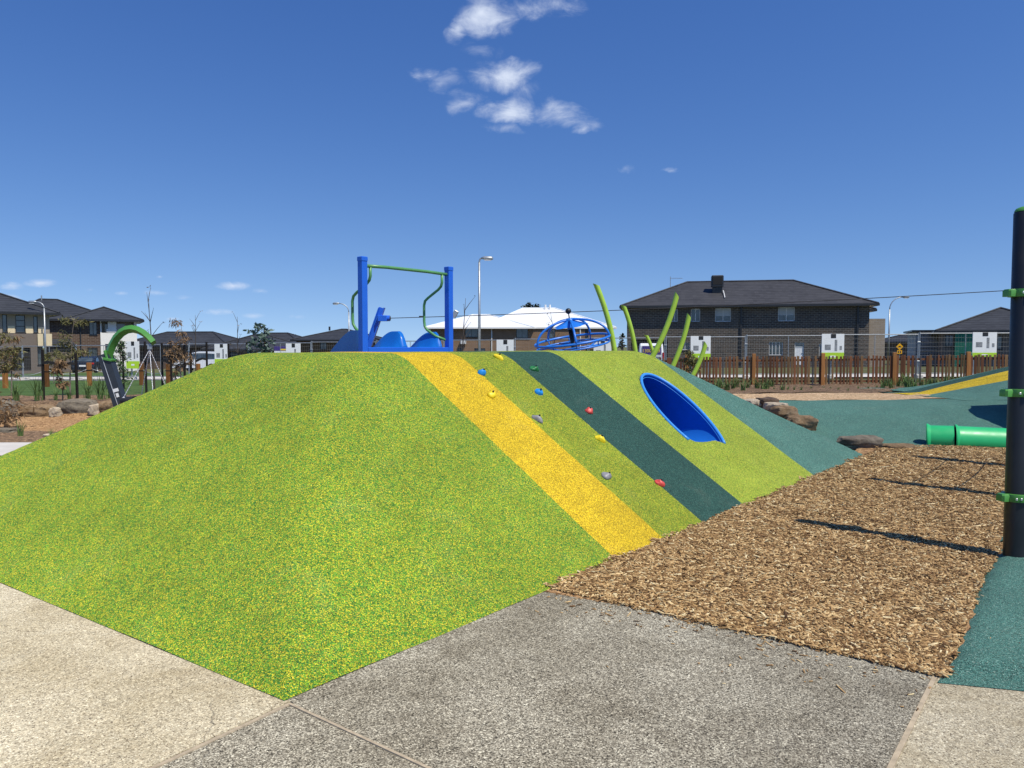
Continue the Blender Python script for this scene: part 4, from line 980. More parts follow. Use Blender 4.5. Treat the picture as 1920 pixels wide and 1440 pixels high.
# -- two-storey brick and white render house
a, rz, w = place_plane(86, 75, 258, 79); zb = -1.1; _, E = lx(200, 600, a, rz); xr, _ = lx(188, 620, a, rz)
H4 = thing('brick_house', 'two-storey brown brick house with white rendered balcony end and dark roof', 'house', (a.x, a.y, 0), rz)
o1 = ops_px([(167, 181.5, 604, 628, 'win'), (165, 183, 652, 672, 'win')], a, rz)
o2 = ops_px([(190, 202, 603, 624, 'dark'), (218, 251, 603, 624, 'dark'), (197, 208, 645, 660, 'win'), (247, 256, 646, 655, 'win', 0)], a, rz)
house_body(H4, xr, 11, zb, E, o1, 'brick_brown'); windows(H4, o1, 'frame_blk')
house_body(H4, w-xr, 11, zb, E, o2, 'render_white', xr+.002, -.12, 'rendered_wall')
windows(H4, [o for o in o2 if o[4] == 'win'], 'frame_blk', -.12)
for o in o2:
    if o[4] == 'dark':
        MB().b2(o[0]-.001, o[1]+.001, .55, .57, o[2], o[3]).build('balcony_wall', M['render_taupe'], H4)
        dx = (o[1]-o[0]); gw = min(.75, dx*.45); gl = MB().b2(o[1]-gw if dx < 1 else o[0]+.05, o[1] if dx < 1 else o[0]+.05+gw, .5, .54, o[2]+.05, o[3]-.25); gl.build('balcony_door', M['glass'], H4)
x0, z0 = lx(218, 617, a, rz); MB().b2(x0-.9, x0, -.16, -.125, z0-.35, z0).build('stepped_parapet', M['render_white'], H4)
hip(H4, -3, xr+1.2, 0, 11, E, 2.2, .6, 'tile2', ridge=((-.6, 5.2), (1.0, 5.2))); hip(H4, xr-2.5, w, -.1, 7, E+.015, 1.4, .6, 'tile2')
MB().tube([(-.4, 5.0, E+2.0), (-.4, 5.0, E+2.6)], .06, 6).build('roof_vent', M['steel'], H4)
x, _ = lx(151, 630, a, rz); MB().b2(x-.06, x+.06, -.11, -.01, zb, E-.15).build('downpipe', M['fascia'], H4)
pa = MB(); x0, z0 = lx(90, 635, a, rz); x1, z1 = lx(143, 648, a, rz)
pa.add([(x0, -2.2, z1), (x1, -2.2, z1), (x1-.5, -.01, z0), (x0, -.01, z0), (x1, -.01, z1-.0)], [(0, 1, 2, 3), (1, 4, 2)]); pa.b2(x0, x1+.1, -2.3, -2.15, z1-.15, z1+.02); pa.build('porch_roof', M['tile2'], H4)
MB().b2(x0, x1-.4, -2.0, -.02, zb, z1-.15).build('garage', M['render_brown'], H4)
# -- the cream and taupe house at the left edge
a, rz, w = place_plane(-130, 58, 95, 63); zb = -1.0; _, E = lx(60, 588.5, a, rz); _, zm = lx(60, 626, a, rz)
H5 = thing('rendered_house', 'cream and taupe rendered two-storey house at the left edge', 'house', (a.x, a.y, 0), rz)
ou = ops_px([(3.5, 13, 589.7, 623, 'win', 0), (28.5, 47, 591, 623.5, 'bars', 0), (62, 70.5, 593, 624, 'win', 0)], a, rz)
house_body(H5, w, 9, zm, E, ou, 'render_taupe', 0, 0, 'upper_wall'); windows(H5, ou, 'frame_blk')
for (p0_, p1_, q0_, q1_) in ((14.5, 27.5, 611, 624.5), (48, 61.5, 612, 625), (71.5, 83, 613, 625)):
    o = ops_px([(p0_, p1_, q0_, q1_)], a, rz)[0]; MB().b2(o[0], o[1], -.03, -.003, o[2], o[3]).build('cream_panel', M['render_cream'], H5)
ol = ops_px([(20, 56, 652, 695, 'dark'), (69, 79, 655, 684, 'win', 0)], a, rz)
house_body(H5, w-.6, 9, zb, zm-.002, ol, 'render_brown', 0, -.35, 'lower_wall'); windows(H5, ol, 'frame_blk', -.35)
o = ops_px([(68.5, 95, 626, 650)], a, rz)[0]; MB().b2(o[0], o[1], -.6, -.353, o[2], o[3]).build('cream_portal', M['render_cream'], H5)
hip(H5, 0, w, 0, 9, E+.1, 2.0, .65, 'tile2')
# -- houses at the far right
a, rz, w = place_plane(1766, 62, 2010, 58); zb = -.6; _, E = lx(1820, 620, a, rz)
H6 = thing('brick_house', 'low house with dark hip roof behind the sale board by the black post', 'house', (a.x, a.y, 0), rz)
o_ = ops_px([(1772, 1788, 628, 650, 'win'), (1860, 1880, 630, 655, 'win')], a, rz); house_body(H6, w, 10, zb, E, o_, 'render_brown'); windows(H6, o_, 'frame_blk'); hip(H6, 0, w, 0, 10, E, 1.95, .55, 'tile2')
MB().b2(lx(1790, 640, a, rz)[0], lx(1822, 640, a, rz)[0], -.5, -.05, zb, E-.2).build('shade_wrap', M['wrap_green'], H6)
a, rz, w = place_plane(1716, 72, 1775, 71); _, E = lx(1740, 622, a, rz)
H7 = thing('clad_house', 'grey clad house with flat parapet beside the temporary fence at right', 'house', (a.x, a.y, 0), rz)
o_ = ops_px([(1721, 1727, 631, 639, 'win', 0), (1778, 1785, 630, 642, 'win', 0)], a, rz)[:1]; house_body(H7, w, 8, -.7, E, o_, 'clad'); windows(H7, o_, 'frame_blk')
for k in range(7): MB().b2(.02, w-.02, -.03, -.002, E-.35-k*.3-.012, E-.35-k*.3+.012).build('cladding_batten', M['frame_blk'], H7)
MB().b2(-.4, w+.2, -.5, 8.2, E+.002, E+.16).build('parapet', M['fascia'], H7)
a, rz, w = place_plane(1640, 118, 1712, 112); _, E = lx(1660, 641, a, rz)
H8 = thing('brick_house', 'distant dark roofed house behind the yellow warning sign', 'house', (a.x, a.y, 0), rz)
house_body(H8, w, 10, -1.6, E, [], 'brick_brown'); hip(H8, 0, w, 0, 10, E, 1.3, .5, 'tile2')

# ------------------------------------------------------------------ picket fence
P0, P1 = Vector((7.85, 24.6)), Vector((14.09, 23.4)); fd = (P1-P0).normalized(); bay = (P1-P0).length/3; frz = math.atan2(fd.y, fd.x)
fo = thing('picket_fence', 'low brown timber picket fence along the planting bed', 'fence', (P0.x, P0.y, G(P0.x, P0.y)))
random.seed(11)
PK = [MB().cbox((0, 0, .47), (wd, .022, .90), .004, rz=frz).mesh('picket', M[mt]) for mt in ('wood_red', 'wood_brown', 'wood_red') for wd in (.064, .078, .055)]
PK += [MB().cbox((0, 0, .47), (.05, .022, .90), .004, rz=frz).mesh('picket', M['wood_grey'])]
postm = MB().cbox((0, 0, .46), (.115, .115, 1.12), .01, rz=frz).mesh('post', M['wood_gold']); base_z = G(P0.x, P0.y)
def fpt(k): p = P0+fd*k; return Vector((p.x, p.y, G(p.x, p.y)+.04))
off3 = fo.location.copy()
for k in range(-2, 5):
    p = fpt(k*bay); o = bpy.data.objects.new('post', postm); COL.objects.link(o); o.parent = fo; o.location = p-off3
    q = fpt((k+1)*bay); 
    if k < 4:
        for zz in (.80, .12):
            MB().tube([p+Vector((fd.y*-.01, .03, zz)), q+Vector((0, .03, zz))], 1, sq=(.032, .020), up=(0, 0, 1)).build('rail', M['wood_red'], fo, False, True)
        n = 19
        for j in range(n):
            if random.random() < .04: continue
            t = (j+.9+random.uniform(-.18, .18))/(n+.8); r_ = fpt((k+t)*bay); m_ = PK[random.randrange(9)] if random.random() > .06 else PK[9]
            o = bpy.data.objects.new('picket', m_); COL.objects.link(o); o.parent = fo; o.location = r_-off3+Vector((0, -.005, random.uniform(-.015, .02)))
# ------------------------------------------------------------------ temporary mesh fence panels
PW = 3.46; FDIR = Vector((1, -.2263)).normalized(); TRZ = math.atan2(FDIR.y, FDIR.x)
fr = MB(); fr.tube([(0, 0, .12), (0, 0, 1.92)], .021, 8); fr.tube([(PW-.06, 0, .12), (PW-.06, 0, 1.92)], .021, 8); fr.tube([(0, 0, 1.86), (PW-.06, 0, 1.86)], .021, 8); fr.tube([(0, 0, .2), (PW-.06, 0, .2)], .018, 8)
fr.tube([(PW*.5, 0, .2), (PW*.5, 0, 1.83)], .014, 6)
wm = MB()
for k in range(1, 33): wm.tube([(k*PW/33, .012, .2), (k*PW/33, .012, 1.86)], .0022, 3, caps=False)
for k in range(1, 9): wm.tube([(0, .015, .2+k*.185), (PW-.06, .015, .2+k*.185)], .0022, 3, caps=False)
ft = MB(); ft.cbox((-.03, 0, .07), (.24, .6, .14), .02)
clm = MB(); clm.cbox((-.03, 0, 1.5), (.13, .07, .05), .01); clm.cbox((-.03, 0, .7), (.13, .07, .05), .01)
proto = None
ends = Vector((20.4, FL(20.4)))
for k in range(-1, 16):
    p = ends-FDIR*PW*k
    px0 = 960+FPX*p.x/p.y; px1 = 960+FPX*(p.x+FDIR.x*PW)/(p.y+FDIR.y*PW)
    if px0 > 2060 or px1 < -20 or (px1 < 1175 and px0 > 690 and False): continue
    where = ('the panel cut by the right edge' if px1 > 1925 else 'beside the black climbing post' if px0 > 1690 else 'in front of the beige brick wing' if px0 > 1520 else 'in front of the white house door' if px0 > 1385 else 'behind the leaning lime poles' if px0 > 1230 else 'behind the tall lime pole' if px0 > 1090 else
             'behind the dome spinner' if px0 > 960 else 'right of the tall street lamp' if px0 > 840 else 'seen through the right side of the slide frame' if px0 > 775 else 'seen through the left side of the slide frame' if px0 > 690 else 'just left of the slide' if px0 > 585 else 'above the flat left part of the mound' if px0 > 465 else 'beside the purple board' if px0 > 350 else 'in front of the white utility' if px0 > 240 else 'behind the green swing arm' if px0 > 125 else 'by the dark blue car' if px0 > 10 else 'at the left edge')
    lab = 'temporary steel mesh fence panel '+where
    pz = Vector((p.x, p.y, G(p.x, p.y)))
    if proto is None:
        proto = thing('fence_panel', lab, 'fence panel', pz, TRZ, 'temporary mesh fence panels')
        fr.build('tube_surround', M['steel'], proto, 40); wm.build('wire_mesh', M['wire'], proto); ft.build('foot_block', M['concrete'], proto); clm.build('coupler', M['steel'], proto)
    else:
        c = copy_tree(proto); c.location = pz; c['label'] = lab
# ------------------------------------------------------------------ sale boards on the fence
def board(x0, x1, y0, y1, band, label, flip=False):
    cx = (x0+x1)/2; 
    d = ray(cx, 650); t = (31+20*.2263)/(d.y+.2263*d.x); Y = d.y*t-.12
    a_ = atY(x0, y0, Y); b_ = atY(x1, y1, Y); w, h = b_.x-a_.x, a_.z-b_.z
    gz0 = G(cx and (a_.x+b_.x)/2, Y)
    t_ = thing('sale_board', label, 'sign', ((a_.x+b_.x)/2, Y, gz0), TRZ*.0, 'property sale boards'); z0, z1 = b_.z-gz0, a_.z-gz0
    MB().cbox((0, .0, (z0+z1)/2), (w, .025, h), .003).build('panel', M['white'], t_)
    if band: MB().b2(-w/2+.001, w/2-.001, -.018, -.0135, z0+.002, z0+band*h).build('lime_band', M['signgreen'], t_); MB().b2(-w*.12, w*.12, -.021, -.0185, z0+band*h*.4, z0+band*h*.62).build('band_mark', M['white'], t_)
    MB().b2(-w*.10, w*.13, -.018, -.0135, z1-h*.16, z1-.005).build('header_tag', M['signblack'], t_)
    MB().b2(-w*.36, w*-.10, -.018, -.0135, z0+h*.40, z0+h*.60).build('picture', M['signgrey'], t_)
    MB().b2(w*.08, w*.19, -.018, -.0135, z0+h*.36, z0+h*.78).build('picture', M['signgrey'], t_)
    MB().b2(w*.30, w*.40, -.018, -.0135, z0+h*.40, z0+h*.55).build('picture', M['signgrey'], t_)
    for s_ in (-1, 1): MB().tube([(s_*w*.42, .03, 0), (s_*w*.42, .03, z1-.02)], .02, 6).build('leg', M['steel'], t_)
board(236, 262, 640, 691, .27, 'white and lime sale board under the green swing arm')
board(402, 428.5, 645, 687, .33, 'white and lime sale board in front of the white utility')
board(536, 564, 644, 690, 0.2, 'white sale board just right of the purple board')
board(931, 963, 637, 690, .2, 'white sale board right of the tall street lamp')
board(1113, 1146, 634, 690, .2, 'white sale board between the dome spinner and the tallest lime pole')
board(1295, 1332, 630, 675, .27, 'white and lime sale board behind the leaning lime poles')
board(1541, 1582, 626, 676, .3, 'white and lime sale board in front of the brick house corner')
board(1824, 1868, 623, 669, .17, 'white and lime sale board next to the black climbing post')
Yp = 60; a_, b_ = atY(514, 649, Yp), atY(540, 690, Yp)
pb = thing('sale_board', 'purple and white board just above the mound edge, left of the slide', 'sign', ((a_.x+b_.x)/2, Yp, G(a_.x, Yp)))
MB().b2(a_.x, b_.x, Yp, Yp+.03, atY(514, 658, Yp).z, a_.z).build('panel', M['purple'], pb, False, True); MB().b2(a_.x, b_.x, Yp, Yp+.03, b_.z-.4, atY(514, 658, Yp).z-.002).build('lower_panel', M['white'], pb, False, True)
MB().b2(a_.x+.5, b_.x-.1, Yp-.006, Yp-.002, atY(514, 657, Yp).z, atY(514, 654, Yp).z).build('band_mark', M['yellowp'], pb, False, True)

# ------------------------------------------------------------------ street lamps
def lamp(px, ytop, Y, arm_px, rise_px, label, flip_head=True):
    b = gnd(px, Y); t_ = thing('street_lamp', label, 'street lamp', b, 0, 'street lamps'); top = atY(px, ytop, Y); tipp = atY(px+arm_px, ytop-rise_px, Y)
    h = top.z-b.z; L = tipp.x-top.x; dz = tipp.z-top.z
    MB().tube([(0, 0, -.1), (0, 0, h*.5), (0, 0, h)], [.095, .075, .058], 12).build('pole', M['steel'], t_, True)
    arm = [(0, 0, h)]+[(L*(1-math.cos(k/8*math.pi/2)), 0, h+dz*math.sin(k/8*math.pi/2)) for k in range(1, 9)]
    MB().tube(arm, .045, 10).build('arm', M['steel'], t_, True)
    sg = 1 if L > 0 else -1
    hd = MB().tube([(L-sg*.05, 0, h+dz), (L+sg*.15, 0, h+dz+.01), (L+sg*.55, 0, h+dz-.01), (L+sg*.66, 0, h+dz-.02)], [.05, .1, .12, .05], 10).build('lamp_head', M['steel'], t_, True)
    MB().b2(min(L+sg*.15, L+sg*.55), max(L+sg*.15, L+sg*.55), -.08, .08, h+dz-.135, h+dz-.1).build('lens', M['clear_lamp'], hd)
lamp(899, 492, 45, 5, 8, 'tall steel street lamp behind the right slide post')
lamp(86, 578, 62, -15, 12, 'steel street lamp in front of the cream house at left')
lamp(655, 585, 78, -18, 16, 'thin curved street lamp left of the slide frame')
lamp(1665.5, 580, 74, 24, 23, 'thin curved street lamp right of the charcoal brick house')
# ------------------------------------------------------------------ speed hump sign, bins
Yg = 70; b = gnd(1686, Yg); z0 = b.z
ws = thing('warning_sign', 'yellow diamond speed hump sign with a plate below', 'sign', b)
MB().tube([(0, .03, 0), (0, .03, atY(1686, 643, Yg).z-z0)], .03, 8).build('pole', M['steel'], ws)
zc = atY(1686, 650, Yg).z-z0; MB().box((0, 0, zc), (.46, .02, .46), m=Matrix.Rotation(R(45), 3, 'Y')).build('diamond_plate', M['signyellow'], ws)
MB().add([(-.2, -.014, zc-.06), (.2, -.014, zc-.06), (.14, -.014, zc-.02), (.06, -.014, zc+.07), (-.06, -.014, zc+.07), (-.14, -.014, zc-.02)], [(0, 1, 2, 3, 4, 5)]).build('hump_symbol', M['signblack'], ws)
zc2 = atY(1686, 660, Yg).z-z0; MB().box((0, 0, zc2), (.46, .02, .34)).build('speed_plate', M['signyellow'], ws)
for dx in (-.11, .07): MB().b2(dx-.04, dx+.06, -.014, -.011, zc2-.1, zc2+.1).build('numeral', M['signblack'], ws)
b = gnd(1811, 55); wb = thing('wheelie_bin', 'green wheelie bin beside the sale board at right', 'bin', b)
MB().add([(-.24, -.28, .08), (.24, -.28, .08), (.24, .28, .08), (-.24, .28, .08), (-.29, -.36, .98), (.29, -.36, .98), (.29, .34, .98), (-.29, .34, .98)], [(3, 2, 1, 0), (4, 5, 6, 7), (0, 1, 5, 4), (1, 2, 6, 5), (2, 3, 7, 6), (3, 0, 4, 7)]).build('tub', M['bin_green'], wb)
MB().cbox((0, 0, 1.02), (.62, .76, .07), .02).build('lid', M['bin_green'], wb)
for sx in (-.27, .27): MB().tube([(sx-.03, .3, .11), (sx+.03, .3, .11)], .11, 12).build('wheel', M['tyre'], wb)
# ------------------------------------------------------------------ vehicles
def car(label, cat, loc, rz, paint, prof, glassprof, width, wheels, wr=.33, name='parked_car'):
    """prof and glassprof: (x, z) side outlines, front towards +x"""
    t_ = thing(name, label, cat, loc, rz, 'vehicles parked by the houses'); hw = width/2
    mb = MB(); n = len(prof); zt = max(p[1] for p in prof); belt = .95
    def half(z): return hw*(1-.16*max(0, (z-belt)/(zt-belt+1e-6)))*(1-.05*max(0, (.45-z)/.45))
    rows = []
    for sgn, ins in ((-1, .0), (-1, .05), (1, .05), (1, 0)): pass
    vs_ = []
    for f in (-1, -.9, .9, 1):
        for (x, z) in prof:
            sh = .035 if abs(f) == 1 else 0
            cx = sum(p[0] for p in prof)/n; vs_.append((x-(x-cx)*sh, f*half(z), z-(sh*.8 if z > belt else 0)))
    fs = [tuple(range(n-1, -1, -1)), tuple(3*n+i for i in range(n))]
    for r_ in range(3): fs += [(r_*n+i, r_*n+(i+1) % n, (r_+1)*n+(i+1) % n, (r_+1)*n+i) for i in range(n)]
    bd = mb.add(vs_, fs).build('body', M[paint], t_, 30)
    for sg in (-1, 1):
        for gp in glassprof:
            MB().add([(x, sg*(half(z)+.006), z) for x, z in gp], [tuple(range(len(gp))) if sg > 0 else tuple(range(len(gp)-1, -1, -1))]).build('side_window', M['glass'], bd)
    for x in wheels:
        for sg in (-1, 1):
            w_ = MB().lathe([(wr*.62, -.1), (wr*.96, -.1), (wr, -.06), (wr, .06), (wr*.96, .1), (wr*.62, .1)], (x, sg*(hw-.08), wr), 24, Matrix.Rotation(R(90), 3, 'X')).build('wheel', M['tyre'], t_, 40)
            MB().lathe([(0, -.02), (wr*.2, -.03), (wr*.6, .02), (wr*.62, .0), (wr*.62, .1)], (x, sg*(hw+.012), wr), 16, Matrix.Rotation(R(90*sg), 3, 'X')).build('rim', M['car_silver'], w_, 40)
    return t_, bd, hw
def plate(bd, x0, x1, y0, y1, z0, z1, name, mat): return MB().b2(x0, x1, y0, y1, z0, z1).build(name, M[mat], bd)
suv = [(2.3, .35), (2.32, .72), (2.2, .92), (1.15, 1.08), (.35, 1.66), (-.2, 1.76), (-1.9, 1.74), (-2.25, 1.1), (-2.32, .8), (-2.3, .35)]
b = gnd(376, 66); t_, bd, hw = car('white utility wagon parked side on behind the bollards', 'car', b, R(176), 'car_white', suv,
    [[(.95, 1.1), (.33, 1.58), (.05, 1.62), (.05, 1.1)], [(-.05, 1.1), (-.05, 1.62), (-.95, 1.62), (-.95, 1.1)], [(-1.05, 1.1), (-1.05, 1.6), (-1.78, 1.56), (-1.95, 1.12)]], 1.85, (1.4, -1.4), .37)
MB().add([(1.12, -.7, 1.12), (1.12, .7, 1.12), (.42, .62, 1.62), (.42, -.62, 1.62)], [(0, 1, 2, 3)]).build('windscreen', M['glass'], bd)
for sg in (-1, 1): plate(bd, 2.14, 2.33, sg*.72-.16, sg*.72+.16, .74, .88, 'headlight', 'clear_lamp'); plate(bd, -2.33, -2.2, sg*.8-.1, sg*.8+.1, .8, 1.2, 'tail_light', 'red_lamp')
plate(bd, 2.27, 2.34, -.5, .5, .55, .75, 'grille', 'frame_blk')
sedan = [(2.2, .3), (2.22, .62), (2.05, .8), (1.0, .95), (.3, 1.38), (-.4, 1.45), (-1.4, 1.32), (-2.05, .98), (-2.15, .7), (-2.1, .3)]
b = gnd(167, 66); t_, bd, hw = car('dark blue car seen from behind beside the timber bollard', 'car', b, R(106), 'car_blue', sedan,
    [[(.85, .98), (.28, 1.3), (-.2, 1.36), (-.2, .98)], [(-.3, .98), (-.3, 1.36), (-1.2, 1.26), (-1.6, 1.0)]], 1.82, (1.35, -1.3), .33)
MB().add([(-1.48, -.66, 1.32), (-1.48, .66, 1.32), (-2.02, .72, 1.02), (-2.02, -.72, 1.02)], [(0, 1, 2, 3)]).build('rear_window', M['glass'], bd)
for sg in (-1, 1): plate(bd, -2.18, -2.05, sg*.7-.18, sg*.7+.18, .78, .92, 'tail_light', 'red_lamp'); plate(bd, 2.06, 2.24, sg*.66-.16, sg*.66+.16, .62, .76, 'headlight', 'clear_lamp')
plate(bd, -2.17, -2.1, -.25, .25, .58, .72, 'number_plate', 'white')
van = [(2.4, .35), (2.42, .8), (2.25, 1.05), (1.75, 1.2), (1.05, 1.85), (.6, 1.98), (-2.3, 1.98), (-2.45, 1.8), (-2.48, .5), (-2.45, .35)]
b = gnd(1222, 58); t_, bd, hw = car('white van with purple advertising panel behind the lime poles', 'van', b, R(78), 'car_white', van,
    [[(1.5, 1.2), (1.0, 1.75), (.3, 1.8), (.3, 1.2)]], 1.95, (1.5, -1.5), .35, 'parked_van')
MB().b2(-2.51, -2.465, -.72, .62, 1.15, 1.78).build('advert_panel', M['purple'], bd); MB().b2(-2.53, -2.49, -.74, .64, 1.0, 1.1).build('advert_stripe', M['white'], bd)
for sg in (-1, 1): plate(bd, -2.5, -2.4, sg*.9-.06, sg*.9+.06, .8, 1.3, 'tail_light', 'red_lamp')
def text(body, size, mat, parent, loc, rot):
    cu = bpy.data.curves.new('lettering', 'FONT'); cu.body = body; cu.size = size; cu.extrude = .004; cu.align_x = 'CENTER'; cu.materials.append(M[mat])
    o = bpy.data.objects.new('lettering', cu); COL.objects.link(o); dg = bpy.context.evaluated_depsgraph_get(); me = bpy.data.meshes.new_from_object(o.evaluated_get(dg)); bpy.data.objects.remove(o)
    o = bpy.data.objects.new('lettering', me); COL.objects.link(o); o.parent = parent; o.location = loc; o.rotation_euler = rot; return o
text('1300', .34, 'yellowp', bd, (-2.515, .30, 1.32), (R(90), 0, R(-90))); text('33', .34, 'yellowp', bd, (-2.515, -.5, 1.32), (R(90), 0, R(-90)))

# ------------------------------------------------------------------ bollards with a slung rope
random.seed(3); prev = None
BOL = [(9, 683, 28.3), (87, 683, 29.6), (167, 680, 30.4), (265, 682, 30.8), (315, 682, 30.6), (371, 682, 30.2), (421, 680, 30.0), (426, 673, 31.5)]
names = ['at the left edge of the lawn', 'beside the black stake near the street lamp', 'in front of the dark blue car', 'below the green swing arm, left one', 'right of the swing chains', 'in front of the white utility', 'half hidden by the mound under the sale board', 'peeking over the mound edge behind another bollard']
for (px, yt, Y), nm in zip(BOL, names):
    b = gnd(px, Y); h = atY(px, yt, Y).z-b.z
    t_ = thing('timber_bollard', 'square rust brown timber bollard '+nm, 'bollard', b, random.uniform(-.2, .2), 'timber bollards along the lawn')
    MB().cbox((0, 0, h/2-.05), (.145, .145, h+.1), .012).build('bollard_body', M['bollard'], t_); MB().b2(-.078, .078, -.078, .078, h*.66, h*.70).build('groove_band', M['stake'], t_)
    cur = Vector((b.x, b.y, b.z+h*.78))
    if prev is not None and px < 330: MB().tube([prev.lerp(cur, k/10)-Vector((0, 0, .22*4*(k/10)*(1-k/10))) for k in range(11)], .012, 5).build('slung_rope', M['steel'], t_, True, True).rotation_euler = (0, 0, -t_.rotation_euler.z)
    prev = cur
# ------------------------------------------------------------------ young trees, stakes
def leaves(mb, c, n, rad, size, droop=0, thin=.35):
    for _ in range(n):
        d = Vector((random.gauss(0, 1), random.gauss(0, 1), random.gauss(0, .8))); d = d.normalized()*rad*random.random()**.5; p = c+d
        a = Vector((random.gauss(0, 1), random.gauss(0, 1), random.gauss(0, .6)-droop)).normalized(); b = a.cross(Vector((random.gauss(0, 1), random.gauss(0, 1), random.gauss(0, 1)))).normalized()
        L = size*random.uniform(.6, 1.3); mb.add([p, p+a*L*.5+b*L*thin*.5, p+a*L, p+a*L*.5-b*L*thin*.5], [(0, 1, 2, 3)])
def young_tree(px, Y, ytop, label, seed, style, lean=0.0, group='newly planted young trees'):
    random.seed(seed); b = gnd(px, Y); top = atY(px+lean, ytop, Y); h = top.z-b.z
    t_ = thing('young_tree', label, 'tree', b, 0, group); lx_ = top.x-b.x
    tr = MB(); path = [Vector((lx_*t*t+.03*h*.2*mnoise.noise(Vector((t*3, seed, 0))), .02*mnoise.noise(Vector((t*4, seed, 5))), h*t-.05)) for t in [k/12 for k in range(13)]]
    r0 = .012+.007*h; tr.tube(path, [r0*(1-.85*k/12) for k in range(13)], 6); cr_ = MB(); br = []
    nb = {'bare': 7, 'brown': 12, 'layer': 16, 'cone': 30, 'olive': 13}[style]
    for k in range(nb):
        t = {'bare': random.uniform(.45, .95), 'layer': .45+.55*k/nb, 'cone': .15+.83*k/nb}.get(style, random.uniform(.35, .98)); i = min(11, int(t*12)); p = path[i].lerp(path[i+1], t*12-i)
        az = random.uniform(0, 6.28) if style != 'layer' else (k*2.4); L = h*{'bare': .16, 'brown': .15, 'layer': .24*(1.15-t*.55), 'cone': .32*(1.05-t), 'olive': .17}[style]*random.uniform(.7, 1.2)
        up = {'bare': 1.3, 'brown': .7, 'layer': .25, 'cone': -.05, 'olive': .5}[style]
        d = Vector((math.cos(az), math.sin(az), up)).normalized(); q = p+d*L; m_ = p+d*L*.5+Vector((0, 0, -.08*L if style in ('brown', 'olive') else .03*L)); q2 = q-Vector((0, 0, .3*L if style in ('brown', 'olive') else 0))
        tr.tube([p, m_, q2], [r0*.35, r0*.25, r0*.1], 4, caps=False)
        if style == 'bare': leaves(cr_, q2, random.randint(1, 4), .04*h*.4, .07)
        elif style == 'brown': leaves(cr_, q2, 34, .07*h, .13, 1.2, .2); leaves(cr_, m_, 14, .05*h, .12, 1.2, .2)
        elif style == 'olive': leaves(cr_, q2, 40, .07*h, .14, 1.0, .2); leaves(cr_, m_, 16, .05*h, .12, 1.0, .2)
        elif style == 'layer':
            for f in (.45, .7, .95): leaves(cr_, p.lerp(q2, f), 9, .055*h*.8, .17, -.2, .45)
        else:
            for f in (.3, .6, .95): leaves(cr_, p.lerp(q2, f), 12, .04*h, .11, .1, .3)
    tr.build('trunk', M['bark' if style != 'bare' else 'bark_dark'], t_, True); cr_.build('crown', M[{'bare': 'leaf_brown', 'brown': 'leaf_brown', 'layer': 'leaf_grey', 'cone': 'leaf_green', 'olive': 'leaf_olive'}[style]], t_)
young_tree(288, 24, 545, 'tall bare sapling rising above the green swing arm', 1, 'bare', -13)
young_tree(130, 22, 592, 'drooping olive brown gum sapling in front of the brown brick house', 2, 'olive', 10)
young_tree(-4, 17.5, 606, 'leafy green sapling cut by the left edge', 3, 'olive', 3)
young_tree(20, 21.5, 630, 'dry brown sapling in front of the cream house', 12, 'brown', 6)
young_tree(116, 19.2, 672, 'short dry brown shrub between two black stakes', 13, 'brown', 0)
young_tree(224, 27, 634, 'dense dark green conifer sapling behind the swing post', 4, 'cone', 4)
young_tree(338, 23, 600, 'russet leaved sapling left of the white utility', 5, 'brown', 3)
young_tree(328, 24.5, 645, 'dry low sapling beside the black stakes', 14, 'brown', 4)
young_tree(367, 26, 588, 'thin bare sapling above the low roofs, right of the russet one', 6, 'bare', -1)
young_tree(446, 27, 591, 'bare sapling with a few leaves left of the layered tree', 7, 'bare', -1)
young_tree(487, 25, 608, 'young tree with flat grey green layers above the mound edge', 8, 'layer', 3)
young_tree(866, 24, 556, 'bare crooked sapling between the slide and the tall lamp', 9, 'bare', 7)
young_tree(1044, 30, 582, 'wispy sapling in front of the white roof behind the dome', 10, 'bare', -12)
young_tree(1296, 22.5, 655, 'leafy brown shrub behind the lime poles at the fence', 11, 'olive', -2)
young_tree(100, 34, 655, 'slim green sapling behind the street lamp by the kerb', 15, 'olive', -4)
random.seed(21)
def stake(px, ytop, Y, label, tie=None):
    b = gnd(px, Y); h = atY(px, ytop, Y).z-b.z; t_ = thing('tree_stake', label, 'stake', b, 0, 'black tree stakes')
    MB().cbox((0, 0, h/2-.1), (.055, .055, h+.2), .006, rz=random.uniform(-.4, .4), m=Matrix.Rotation(random.uniform(-.02, .02), 3, 'Y')).build('stake_body', M['stake'], t_)
    if tie: 
        dx = tie*Y/FPX; zt = h*random.uniform(.62, .8); MB().tube([(0, -.03, zt), (dx*.35, -.06, zt+.03), (dx*.7, -.05, zt-.01), (dx, -.02, zt-.06)], 1, sq=(.035, .008), up=(0, 0, 1)).build('tie', M['stake_tie'], t_)
for a_ in [(80, 655, 19.4, 'black stake with loose tie left of the dry shrub', 36), (143, 662, 19.6, 'black stake right of the dry shrub in front of the brick garage', -26), (231, 660, 27, 'black stake beside the conifer sapling', None),
           (273, 640, 23.4, 'black stake between the swing arm tip and the chains', 8), (304, 643, 23.2, 'black stake right of the swing chains', 16), (321, 639, 24, 'black stake left of the russet sapling', 12), (346, 646, 23, 'black stake right of the russet sapling', -30),
           (358, 652, 23.6, 'black stake in front of the white utility bonnet', -20), (388, 641, 25, 'tall black stake in front of the white utility door', -20), (429, 644, 26, 'black stake at the right edge of the sale board', 18), (464, 642, 25.4, 'black stake left of the layered young tree', -18), (497, 641, 25.4, 'black stake right of the layered young tree', -14),
           (656, 648, 23, 'black stake left of the slide post', None)]: stake(*a_)
